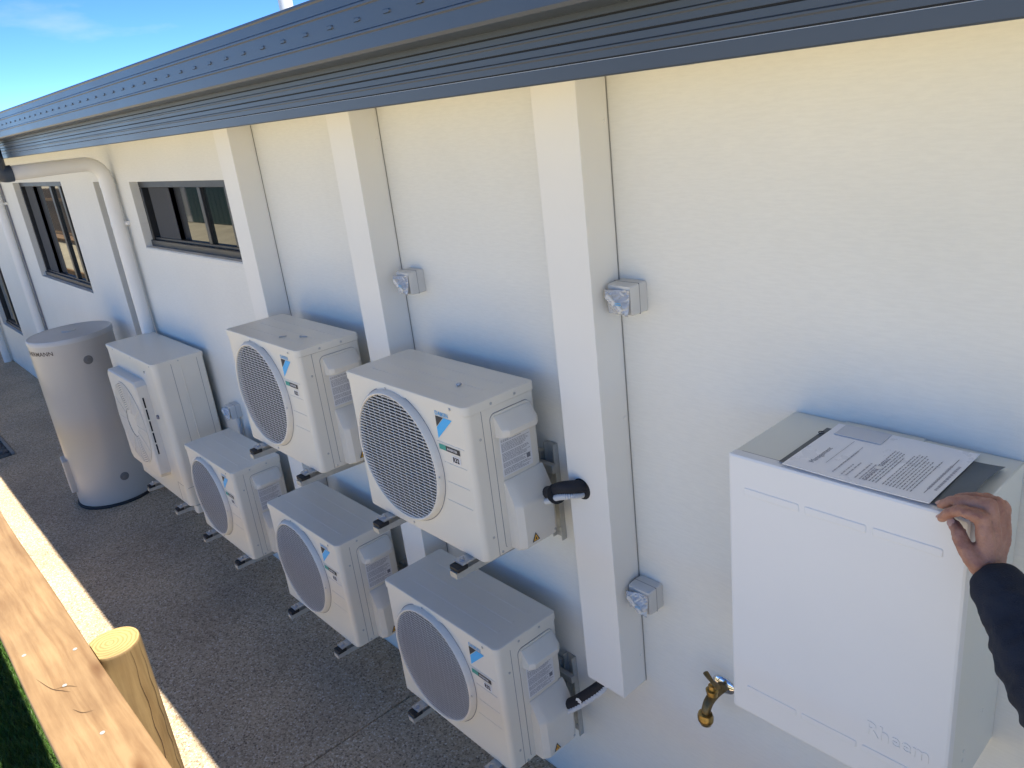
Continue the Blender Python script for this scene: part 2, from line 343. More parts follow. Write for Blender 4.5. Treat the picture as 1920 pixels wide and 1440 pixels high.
grass_patch("grass", "short green lawn grass below the outer side of the timber fence", -11.0, 0.5, -2.45, -1.49, 130000, 3)

# ------------------------------------------------------------------ house
house = thing("house", "long white rendered house with dark blue-grey gutter, fascia and sliding windows", "house")
X0, X1, ZT = -18.0, 5.0, 2.742
openings = [(-12.9, -11.62, .585, 2.50), (-9.30, -7.42, 1.565, 2.508), (-6.485, -6.03, .90, 2.50), (-5.655, -3.86, 2.062, 2.494)]
DEP = .065
bm = bmesh.new()
xs = sorted({X0, X1} | {o[0] for o in openings} | {o[1] for o in openings}); zs = sorted({-.15, ZT} | {o[2] for o in openings} | {o[3] for o in openings})
cache = {}
def V3(x, y, z):
    k = (round(x, 4), round(y, 4), round(z, 4))
    if k not in cache: cache[k] = bm.verts.new((x, y, z))
    return cache[k]
for a, b in zip(xs, xs[1:]):
    for c, d in zip(zs, zs[1:]):
        mxx, mzz = (a + b) / 2, (c + d) / 2
        if any(o[0] < mxx < o[1] and o[2] < mzz < o[3] for o in openings): continue
        bm.faces.new((V3(a, 0, c), V3(b, 0, c), V3(b, 0, d), V3(a, 0, d)))
for o in openings:
    a, b, c, d = o
    for p, q in (((a, c), (b, c)), ((b, c), (b, d)), ((b, d), (a, d)), ((a, d), (a, c))):
        flat(bm, [(p[0], 0, p[1]), (q[0], 0, q[1]), (q[0], .16, q[1]), (p[0], .16, p[1])])
for x in (X0, X1): flat(bm, [(x, 0, -.15), (x, 8, -.15), (x, 8, ZT), (x, 0, ZT)])
flat(bm, [(X0, 8, -.15), (X1, 8, -.15), (X1, 8, ZT), (X0, 8, ZT)])
bmesh.ops.remove_doubles(bm, verts=bm.verts[:], dist=.0005)
me = bpy.data.meshes.new("wall"); bm.to_mesh(me); bm.free(); me.materials.append(MW); link("wall", me, house)
# thin sill band under the wide window
B("sill_band", MW, house, -5.66, -3.82, -.006, 0.002, 2.030, 2.058, .002, 1)
# soffit under the 600 mm eave
B("soffit", MT['soffit'], house, X0, X1, -.599, 8.0, 2.7425, 2.755)
for x in [X0 + 2.4 * k for k in range(1, 10)]: B("soffit_joiner", MT['soffit'], house, x - .012, x + .012, -.598, -.001, 2.7385, 2.7424, .001, 1)
# roof
bm = bmesh.new(); rp_ = math.tan(R(6))
for y0, y1, s in ((-.62, 4.0, 1), (4.0, 8.2, -1)):
    za = 2.90 + (0.0 if s > 0 else 4.62 * rp_); zb = 2.90 + (4.62 * rp_ if s > 0 else -.1)
    flat(bm, [(X0 - .2, y0, za), (X1 + .2, y0, za), (X1 + .2, y1, zb), (X0 - .2, y1, zb)])
for x in (X0, X1): flat(bm, [(x, 0, 2.75), (x, 8, 2.75), (x, 4, 2.90 + 4.62 * rp_), (x, -.6, 2.90)])
finish(bm, "roof", MT['roof'], house, smooth=False)
def extrude_x(name, prof, xa, xb, m, parent, n=1, close=True):
    bm = bmesh.new(); loft(bm, [[(xa + (xb - xa) * i / n, y, z) for y, z in prof] for i in range(n + 1)], close, close, close)
    return finish(bm, name, m, parent, angle=14)
FY = -.6
G = lambda z: [(FY, z - .0019), (FY + .011, z - .0019), (FY + .011, z + .0019), (FY, z + .0019)]
Rg = lambda z: [(FY, z - .004), (FY - .0022, z - .0015), (FY - .0022, z + .0015), (FY, z + .004)]
fp = [(FY + .018, 2.7285), (FY + .003, 2.7285), (FY, 2.731)] + G(2.756) + Rg(2.773) + G(2.790) + Rg(2.806) + G(2.822) + [(FY, 2.92), (FY + .018, 2.92)]
fas = extrude_x("fascia", fp, X0, X1, MT['steel_dark'], house)
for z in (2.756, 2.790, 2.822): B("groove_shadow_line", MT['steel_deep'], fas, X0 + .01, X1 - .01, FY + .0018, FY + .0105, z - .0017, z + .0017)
GY = -.715
gp = [(FY - .003, 2.842), (FY - .003, 2.8355), (FY - .02, 2.833), (GY + .014, 2.832), (GY + .004, 2.834), (GY, 2.840), (GY, 2.868), (GY - .003, 2.871), (GY - .003, 2.8745), (GY, 2.877), (GY, 2.9195), (GY - .003, 2.9225), (GY - .003, 2.927), (GY, 2.930), (GY, 2.952), (GY - .003, 2.956), (GY - .002, 2.961), (GY + .005, 2.963), (GY + .009, 2.959), (GY + .009, 2.90), (GY + .009, 2.842)]
gut = extrude_x("gutter", gp, X0, X1, MT['steel_dark'], house)
# overflow slots pressed into the gutter face
bm = bmesh.new(); loft(bm, [[(x, -.0030 * k, z) for x, z in rrect(-.0135 + .003 * k, .0135 - .003 * k, -.0034, .0034 - .001 * k, .002, 3)] for k in (0, 1)]); sm = finish(bm, "overflow_slot", MT['steel_dark'], gut); sme = sm.data
bm = bmesh.new(); box(bm, -.0095, .0095, -.0030, -.0005, -.0042, -.0033); s2 = finish(bm, "slit", MT['steel_deep']); s2me = s2.data
bpy.data.objects.remove(s2); bpy.data.objects.remove(sm)
x = -9.42
while x < -.6:
    s_ = link("overflow_slot", sme, gut); s_.location = (x, GY, 2.898); l_ = link("slit", s2me, s_); x += .110
def window(o, panes, name="window"):
    a, b, c, d = o; y0, y1 = DEP - .012, DEP + .05
    w = bpy.data.objects.new(name, None); COL.objects.link(w); w.parent = house; w.location = (a, 0, c)
    W, H = b - a, d - c; m = MT['alu']
    B("frame", m, w, 0, W, y0, y1, H - .045, H, .003, 1); B("frame", m, w, 0, W, y0 - .012, y1, 0, .042, .003, 1)
    B("frame", m, w, 0, .036, y0, y1, .042, H - .045, .003, 1); B("frame", m, w, W - .036, W, y0, y1, .042, H - .045, .003, 1)
    B("sill_track", m, w, .036, W - .036, y0 + .01, y1, .042, .058, .002, 1)
    for (p, q, kind) in panes:
        p -= a; q -= a
        if kind == 'glass': B("pane", MT['glass'], w, p, q, y0 + .030, y0 + .034, .058, H - .045)
        elif kind == 'screen': B("fly_screen", MT['screen'], w, p, q, y0 + .018, y0 + .022, .058, H - .045)
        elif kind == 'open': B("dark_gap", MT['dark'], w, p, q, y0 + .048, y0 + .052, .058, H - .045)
        elif kind == 'stile': B("stile", m, w, p, q, y0 + .012, y0 + .042, .0585, H - .0455, .002, 1)
    return w
window(openings[3], [(-5.62, -5.53, 'open'), (-5.53, -5.16, 'screen'), (-5.16, -5.00, 'open'), (-5.00, -4.68, 'glass'), (-4.68, -4.635, 'stile'), (-4.635, -4.29, 'glass'), (-4.29, -4.25, 'stile'), (-4.25, -3.90, 'glass')])
window(openings[1], [(-9.265, -9.16, 'open'), (-9.16, -8.83, 'screen'), (-8.83, -8.53, 'open'), (-8.53, -8.165, 'glass'), (-8.165, -8.105, 'stile'), (-8.105, -7.835, 'glass'), (-7.835, -7.775, 'stile'), (-7.775, -7.46, 'glass')])
window(openings[2], [(-6.45, -6.066, 'glass')])
window(openings[0], [(-12.864, -12.3, 'glass'), (-12.3, -12.22, 'stile'), (-12.22, -11.656, 'glass')])
vent = thing("vent_pipe", "white vent pipe standing up from the roof behind the gutter", "pipe", (-4.95, 1.0, 3.05))
bm = bmesh.new(); lathe(bm, [(.045, 0), (.045, .92), (.040, .925)], 20); finish(bm, "pipe", MT['pvc'], vent)
bm = bmesh.new(); lathe(bm, [(.11, .03), (.07, .085), (.047, .16)], 20, cap1=False); finish(bm, "flashing", MT['rubber'], vent)

# ------------------------------------------------------------------ duct covers on the wall
def duct(x0, x1, label):
    t = thing("duct_cover", label, "duct cover", ((x0 + x1) / 2, 0, .77), "white square pipe duct covers"); w = (x1 - x0) / 2
    B("cover", MT['duct'], t, -w, w, -.120, -.0015, 0, 1.9715, .004, 2)
    bm = bmesh.new(); box(bm, w, w + .0015, -.0030, -.0012, 0, 1.9715); finish(bm, "sealant_line", MT['sealant'], t)
    for z in (1.86, 1.0, .12):
        bm = bmesh.new(); lathe(bm, [(.006, 0), (.005, .002), (.0, .0025)], 10, Matrix.Translation((w, -.02, z)) @ TO_SIDE, cap1=False); finish(bm, "rivet", MT['duct'], t)
    return t
dC = duct(-1.636, -1.468, "white square duct cover with a black pipe hole, nearest the wall cabinet")
dB = duct(-2.746, -2.580, "white square duct cover between the two upper outdoor units")
dA = duct(-3.815, -3.650, "white square duct cover at the edge of the wide low window")

# ------------------------------------------------------------------ downpipes
def offset_downpipe(x, label, clips, gap):
    t = thing("downpipe", label, "downpipe", (x, -.058, 0))
    bm = bmesh.new(); pts = [(0, 0, 0), (0, 0, 1.2), (0, 0, 2.52)] + [(0, -.115 * (1 - math.cos(a)), 2.52 + .115 * math.sin(a)) for a in [R(9 * i) for i in range(1, 11)]] + [(0, -.3, 2.637), (0, -.555, 2.637)]
    tube(bm, pts, .046, 20); finish(bm, "pipe", MT['pvc'], t)
    bm = bmesh.new(); tube(bm, bez([(0, -.535, 2.637), (0, -.575, 2.637), (0, -.600, 2.650), (0, -.607, 2.69), (0, -.607, 2.845)], 6), .051, 20); finish(bm, "gutter_outlet", MT['steel_dark'], t)
    for z in clips:
        bm = bmesh.new(); tube(bm, [(0, 0, z - .012), (0, 0, z + .012)], .0485, 20); box(bm, .03, .072, .03, .0575, z - .012, z + .012); finish(bm, "clip", MT['pvc'], t)
    bm = bmesh.new(); tube(bm, [(0, 0, 2.47), (0, 0, 2.525)], .0485, 20); finish(bm, "socket", MT['pvc'], t)
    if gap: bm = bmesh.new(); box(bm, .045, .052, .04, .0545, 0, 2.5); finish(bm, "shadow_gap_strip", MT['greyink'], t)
    return t
offset_downpipe(-5.93, "white round downpipe whose elbow runs out under the eave, behind the tall heat pump", (.5, 2.22), False)
offset_downpipe(-9.93, "white round downpipe between the gridded window and the farthest window", (.85, 2.3), True)
dp3 = thing("downpipe", "white round downpipe meeting the path past the farthest window", "downpipe", (-13.15, -.065, 0))
bm = bmesh.new(); tube(bm, [(0, 0, 0), (0, 0, 2.7425)], .052, 20); finish(bm, "pipe", MT['pvc'], dp3)

# ------------------------------------------------------------------ small outdoor unit
UW, UD, UH = .690, .285, .552
def make_unit():
    t = thing("outdoor_unit", "", "air conditioner", (0, 0, 0), "small outdoor units on wall brackets")
    iv = MT['ivory']
    # casing: front-right corner widely rounded
    bm = bmesh.new()
    ring = lambda ins, z: [(x, y, z) for x, y in rrect(ins, UW - ins, ins, UD - ins, [.010, .022, .010, .010])]
    loft(bm, [ring(.004, 0), ring(0, .006), ring(0, .5195)]); finish(bm, "casing", iv, t)
    bm = bmesh.new(); ring = lambda ins, z: [(x, y, z) for x, y in rrect(-.004 + ins, UW + .004 - ins, -.004 + ins, UD + .004 - ins, [.014, .026, .014, .014])]
    loft(bm, [ring(.004, .5218), ring(0, .5218), ring(0, .5475), ring(.0012, .5505), ring(.0042, UH)]); lid = finish(bm, "lid", iv, t)
    bm = bmesh.new(); loft(bm, [[(x, y, z) for x, y in rrect(.001, UW - .001, .001, UD - .001, [.012, .026, .012, .012])] for z in (.518, .523)]); finish(bm, "lid_seam", MT['seam'], lid)
    for y in (.075, .145, .215):
        bm = bmesh.new(); box(bm, .07, UW - .07, y - .007, y + .007, UH - .001, UH + .0010, .0008, 1); finish(bm, "pressed_rib", iv, lid)
    # fan guard
    cx, cz, r0 = .283, .287, .243
    mt_ = Matrix.Translation((cx, 0, cz)) @ TO_FRONT
    bm = bmesh.new(); lathe(bm, [(r0 + .004, -.001), (r0 + .001, .012), (r0 - .004, .022), (r0 - .008, .0245), (r0 - .012, .0235), (r0 - .0145, .019), (r0 - .0145, -.001)], 72, mt_, False, False)
    finish(bm, "fan_guard_ring", MT['ivory_plastic'], t)
    bm = bmesh.new(); lathe(bm, [(r0 + .0065, .0006), (r0 + .0035, .0006)], 72, mt_, False, False); finish(bm, "ring_seam", MT['greyink'], t)
    ri = r0 - .0140
    bm = bmesh.new(); lathe(bm, [(ri, .0015)], 64, mt_, True, False); finish(bm, "fan_opening", MT['dark'], t)
    bm = bmesh.new(); p = .0118; n = int(2 * ri / p)
    for i in range(n + 1):
        z = -ri + (i + .5) * (2 * ri / (n + 1)); hw = math.sqrt(max(ri * ri - z * z, 0)); 
        if hw < .01: continue
        z += cz
        vsb = [(-.0205, z - .0019), (-.0205, z + .0019), (-.0150, z - .0002), (-.0150, z - .0028)]
        loft(bm, [[(cx - hw, y, zz) for y, zz in vsb], [(cx + hw, y, zz) for y, zz in vsb]])
    gr = finish(bm, "fan_grille", MT['grille'], t, smooth=False)
    bm = bmesh.new(); k = int(2 * ri / .036)
    for i in range(k + 1):
        x = -ri + (i + .5) * (2 * ri / (k + 1)); hh = math.sqrt(max(ri * ri - x * x, 0))
        if hh < .02: continue
        box(bm, cx + x - .0010, cx + x + .0010, -.0168, -.0150, cz - hh, cz + hh)
    finish(bm, "grille_ribs", MT['grille'], gr, smooth=False)
    # pressed lines on the front panel
    for z in (.402, .333, .262, .190):
        bm = bmesh.new(); xa = cx + math.sqrt(max((r0 + .02) ** 2 - (z - cz) ** 2, 0)); box(bm, max(xa, .515), UW - .030, -.0016, .001, z - .0022, z + .0022, .001, 1); finish(bm, "pressed_line", iv, t)
    # maker's mark
    q = -.0012
    me = text_mesh("DAIKIN", .0195, Matrix.Translation((.531, q, .4985)) @ Matrix.Rotation(R(90), 4, 'X'), .0004, xs=1.05); me.materials.append(MT['navy']); logo = link("logo_lettering", me, t)
    bm = bmesh.new(); flat(bm, [(.531, q, .4945), (.5725, q, .4945), (.531, q, .456)]); finish(bm, "logo_triangle_black", MT['ink'], logo)
    bm = bmesh.new(); flat(bm, [(.5745, q, .4945), (.618, q, .4945), (.531, q, .414), (.531, q, .4535)]); finish(bm, "logo_triangle_blue", MT['blue'], logo)
    bm = bmesh.new(); flat(bm, [(.528, q, .377), (.564, q, .377), (.564, q, .3955), (.528, q, .3955)]); st = finish(bm, "strip_green", MT['green'], t)
    bm = bmesh.new(); flat(bm, [(.564, q, .377), (.636, q, .377), (.636, q, .3955), (.564, q, .3955)]); finish(bm, "strip_black", MT['ink'], st)
    me = text_mesh("INVERTER", .0115, Matrix.Translation((.571, q - .0006, .3825)) @ Matrix.Rotation(R(90), 4, 'X'), .0002, xs=1.0); me.materials.append(MT['white']); link("strip_lettering", me, st)
    bm = bmesh.new(); flat(bm, [(.590, q, .3435), (.634, q, .3435), (.634, q, .368), (.590, q, .368)]); sq = finish(bm, "refrigerant_sticker", MT['sticker'], t)
    me = text_mesh("R32", .0235, Matrix.Translation((.5945, q - .0006, .3475)) @ Matrix.Rotation(R(90), 4, 'X'), .0012, xs=.86); me.materials.append(MT['ink']); link("sticker_lettering", me, sq)
    # right side: seam, service panel, hood, valve cover
    xs_ = UW
    bm = bmesh.new(); box(bm, xs_ - .001, xs_ + .0006, .060, .0618, .004, .523); finish(bm, "side_seam", MT['greyink'], t)
    bm = bmesh.new(); o = rrect(.092, .262, .022, .497, [.006, .006, .022, .022]); o2 = rrect(.0905, .2635, .0205, .4985, [.007, .007, .0235, .0235])
    loft(bm, [[(xs_ - .001, y, z) for y, z in o2], [(xs_ + .0010, y, z) for y, z in o2]]); finish(bm, "panel_seam", MT['greyink'], t)
    bm = bmesh.new(); loft(bm, [[(xs_ - .001, y, z) for y, z in o], [(xs_ + .004, y, z) for y, z in o]]); sp_ = finish(bm, "service_panel", iv, t)
    # hood (hand grip) : profile in x,z lofted over y
    def yloft(prof_fn, y0, y1, name, parent, steps=8, m=MT['ivory_plastic']):
        bm = bmesh.new(); rings = []
        for i in range(steps + 1):
            u = i / steps; e = min(u, 1 - u) * steps / 1.0; e = min(1, e) ** .5
            rings.append([(xs_ + .004 + dx * (.72 + .28 * e), y0 + (y1 - y0) * u, z) for dx, z in prof_fn(u)])
        loft(bm, rings); return finish(bm, name, m, parent, angle=30)
    yloft(lambda u: [(-.003, .489), (.004, .488), (.044, .450), (.049, .443), (.049, .426), (.045, .421), (-.003, .416)], .104, .258, "hood", sp_)
    yloft(lambda u: [(-.003, .258), (.004, .257), (.022, .236), (.054, .182), (.059, .166), (.060, .06), (.058, .020), (.052, .014), (-.003, .014)], .112, .2845, "valve_cover", sp_)
    bm = bmesh.new(); box(bm, xs_ + .0035, xs_ + .0050, .116, .247, .271, .409); lb = finish(bm, "rating_label", MT['sticker'], sp_)
    xr = xs_ + .0056; bm = bmesh.new(); word_rows(bm, lambda u, v: (xr, .120 + u, .276 + v), .123, .128, 30, .40, 11, (0, 3, 11, 19, 24), .35, (.02, .08))
    flat(bm, [(xr, .222, .300), (xr, .238, .300), (xr, .238, .316), (xr, .222, .316)]); finish(bm, "label_print", MT['greyink'], lb)
    # warning triangle on the valve cover
    xw = xs_ + .004 + .0612; tri = lambda s, xx: [(xx, .170 - s * .017, .036 - s * .004 - (s - 1) * .004), (xx, .170 + s * .017, .036 - s * .004 - (s - 1) * .004), (xx, .170, .064 + (s - 1) * .012)]
    bm = bmesh.new(); flat(bm, tri(1.0, xw)); wt = finish(bm, "warning_triangle", MT['ink'], sp_)
    bm = bmesh.new(); flat(bm, [(xw + .0006, .1590, .0345), (xw + .0006, .1810, .0345), (xw + .0006, .170, .0575)]); finish(bm, "triangle_fill", MT['yellow'], wt)
    bm = bmesh.new(); flat(bm, [(xw + .0012, .1675, .0375), (xw + .0012, .1725, .0375), (xw + .0012, .1735, .0420), (xw + .0012, .1702, .0490), (xw + .0012, .1668, .0420)]); finish(bm, "flame_mark", MT['ink'], wt)
    # screws
    bm = bmesh.new(); lathe(bm, [(.0048, 0), (.0048, .0016), (.0030, .0028)], 10); scr = finish(bm, "screw", MT['silver']); sme_ = scr.data; bpy.data.objects.remove(scr)
    for loc, mm in (((.26, -.005, .534), TO_FRONT), ((.62, -.005, .534), TO_FRONT), ((.29, 0, .020), TO_FRONT), ((.5265, -.019, .276), TO_FRONT), ((UW + .005, .10, .535), TO_SIDE), ((UW + .005, .20, .535), TO_SIDE),
                    ((UW, .045, .43), TO_SIDE), ((UW, .045, .08), TO_SIDE), ((UW, .075, .012), TO_SIDE), ((UW + .0625, .262, .032), TO_SIDE)):
        s = link("screw", sme_, t); s.matrix_local = Matrix.Translation(loc) @ mm
    # feet: pressed steel straps under the casing, ends out in front
    for x in (.130, .600):
        bm = bmesh.new(); box(bm, x - .024, x + .024, -.048, UD + .02, -.0085, -.0005, .002, 1); ft = finish(bm, "foot", MT['silver'], t)
        bm = bmesh.new(); lathe(bm, [(.010, -.001), (.010, .004), (.0065, .0045), (.0065, .012), (.0055, .013)], 6, Matrix.Translation((x, -.030, -.0006))); finish(bm, "bolt", MT['silver'], ft)
    return t
unit = make_unit()
units = [  # x left, z bottom, label
    (-2.482, 1.302, "upper cream outdoor unit with sharp blue logo, black pipes into the duct cover"),
    (-2.500, .397, "lower cream outdoor unit directly below the one piped into the duct front"),
    (-3.580, .400, "lower cream outdoor unit in the middle of the bottom row of three"),
    (-3.556, 1.316, "upper cream outdoor unit with loose screws lying on its lid"),
    (-4.690, .436, "lower cream outdoor unit next to the tall heat pump"),
]
YF = -.375
def bracket(xl, zb, w, depth, label, xa, xb, group="wall brackets under the outdoor units"):
    """two wall rails, a cross bar, two arms with rubber mounts; zb = underside of the unit's feet"""
    t = thing("wall_bracket", label, "bracket", (xl, 0, zb), group); g = MT['galv']
    for x, xr_ in ((xa, xa - .04), (xb, xb + .062)):
        arm_x = x; x = xr_; bm = bmesh.new()
        for a, b, c, d in ((x - .024, x + .024, -.0045, -.0015), (x - .024, x - .0205, -.024, -.0046), (x + .0205, x + .024, -.024, -.0046)): box(bm, a, b, c, d, -.075, .300)
        for z in (-.03, .05, .14, .2): box(bm, x - .006, x + .006, -.0062, -.0046, z - .011, z + .011)
        rl = finish(bm, "wall_rail", g, t)
        for z in (-.045, .255): bm = bmesh.new(); lathe(bm, [(.009, 0), (.009, .006), (.005, .007)], 6, Matrix.Translation((x, -.0046, z)) @ TO_FRONT); finish(bm, "bolt", MT['silver'], rl)
        x = arm_x; B("arm_upright", g, t, x - .019, x + .019, -.0245, -.0015, -.052, .2600, .002, 1)
        bm = bmesh.new(); prof = [(-.026, -.052), (-.026, -.0185), (-depth, -.0185), (-depth, -.040), (-.12, -.052)]
        loft(bm, [[(x - .019, y, z) for y, z in prof], [(x + .019, y, z) for y, z in prof]]); ar = finish(bm, "arm", g, t, smooth=False)
        for y in (-depth + .026, -.085): bm = bmesh.new(); box(bm, x - .024, x + .024, y - .022, y + .022, -.0184, -.0003, .003, 1); finish(bm, "rubber_mount", MT['rubber'], ar)
    B("cross_bar", g, t, xa - .08, xb + .095, -.046, -.0245, .200, .232, .002, 1)
    return t
blabels = ["grey wall bracket under the upper unit piped into the duct front", "grey wall bracket under the lower unit nearest the brass tap",
           "grey wall bracket under the middle unit of the bottom row", "grey wall bracket under the upper unit with loose screws on top", "grey wall bracket under the bottom unit beside the tall heat pump"]
ulist = []
for i, (xl, zb, lab) in enumerate(units):
    u = unit if i == 0 else copy_tree(unit)
    u.location = (xl, YF, zb); u['label'] = lab; ulist.append(u)
    bracket(xl, zb - .0085, UW, .448, blabels[i], .130, .600)
# two loose screws left on one lid
for i, (x, y, a, lab) in enumerate(((-3.02, -.255, 20, "longer loose screw lying on the lid of an upper unit"), (-3.12, -.30, 65, "shorter loose screw lying on the lid of an upper unit, nearer its fan"))):
    bm = bmesh.new(); l = .040 if i == 0 else .030; tube(bm, [(-l / 2, 0, .004), (l / 2 - .006, 0, .004), (l / 2, 0, .004)], [.003, .003, .0006], 8); tube(bm, [(-l / 2 - .003, 0, .004), (-l / 2, 0, .004)], [.0045, .0042], 8)
    o = tag(finish(bm, "loose_screw", MT['silver']), lab, "screw"); o.location = (x, y, 1.316 + UH + .0012); o.rotation_euler = (0, 0, R(a))
# crumpled clear tape on the lid of the first unit
bm = bmesh.new(); bmesh.ops.create_icosphere(bm, subdivisions=2, radius=.012)
for v in bm.verts: v.co *= .75 + .5 * mnoise.noise(v.co * 140); v.co.z = max(v.co.z * .6, -.003)
o = tag(finish(bm, "film_scrap", MT['film'], smooth=False), "small scrap of crumpled clear film on the lid of an upper unit", "film scrap"); o.location = (-1.965, -.255, 1.302 + UH + .0055)

# ------------------------------------------------------------------ pipe bundles
def bundle(label, ctrl, tie=None, dz=-.026, dy=-.014, patch=False, r=.0215):
    t = thing("pipe_bundle", label, "pipes", ctrl[0], "insulated pipe bundles"); o = Vector(ctrl[0]); P = [p - o for p in bez(ctrl, 20)]
    bm = bmesh.new(); tube(bm, P, r, 14); ins = finish(bm, "insulation", MT['foam'], t)
    Q = [p + Vector((0, dy, dz)) for p in bez([Vector(c) - o for c in ctrl], 24)]
    bm = bmesh.new(); tube(bm, Q, [(.0066, .0104, .0108, .0104)[j % 4] for j in range(len(Q))], 12); finish(bm, "ribbed_conduit", MT['conduit'], t)
    if tie is not None:
        p = P[int(tie * (len(P) - 1))]; d = (P[min(int(tie * (len(P) - 1)) + 1, len(P) - 1)] - p).normalized()
        bm = bmesh.new(); c = p + Vector((0, dy / 2, dz / 2)); tube(bm, [c - d * .0022, c + d * .0022], .0335, 18); finish(bm, "cable_tie", MT['rubber'], t)
    if patch:
        p = P[int(.52 * len(P))]; bm = bmesh.new(); c = p + Vector((.0, -r - .0012, .002))
        flat(bm, [c + Vector(v) for v in ((-.014, 0, -.010), (.012, .0005, -.009), (.015, .002, .004), (.002, .001, .012), (-.010, .0005, .006))]); finish(bm, "tape_patch", MT['white'], t)
    return t
bundle("black insulated pipes from the upper unit into a hole in the duct front", [(-1.800, -.108, 1.462), (-1.755, -.118, 1.468), (-1.700, -.140, 1.495), (-1.640, -.160, 1.535), (-1.597, -.158, 1.552), (-1.578, -.128, 1.548), (-1.576, -.095, 1.540)], .47)
bm = bmesh.new(); lathe(bm, [(.036, .0008)], 28, Matrix.Translation((-.026, -.120, .766)) @ TO_FRONT, True, False)
hole = finish(bm, "pipe_hole", MT['dark'], dC)
bundle("black pipes with a torn white tape patch, rising under the duct cover", [(-1.850, -.108, .515), (-1.800, -.115, .540), (-1.735, -.112, .590), (-1.665, -.095, .660), (-1.600, -.075, .735), (-1.565, -.06, .80)], None, patch=True)
for lab, xl, zb, xd in (("black pipes from the unit with loose screws to the duct beside it", -3.556, 1.316, -2.70), ("black pipes from the middle bottom unit up into its duct", -3.580, .400, -2.69), ("black pipes from the bottom unit beside the heat pump to its duct", -4.690, .436, -3.76)):
    a = xl + UW
    bundle(lab, [(a - .01, -.108, zb + .16), (a + .03, -.112, zb + .17), (xd - .03, -.125, max(zb + .25, .70)), (xd + .02, -.075, max(zb + .27, .76)), (xd + .03, -.05, max(zb + .30, .80))])

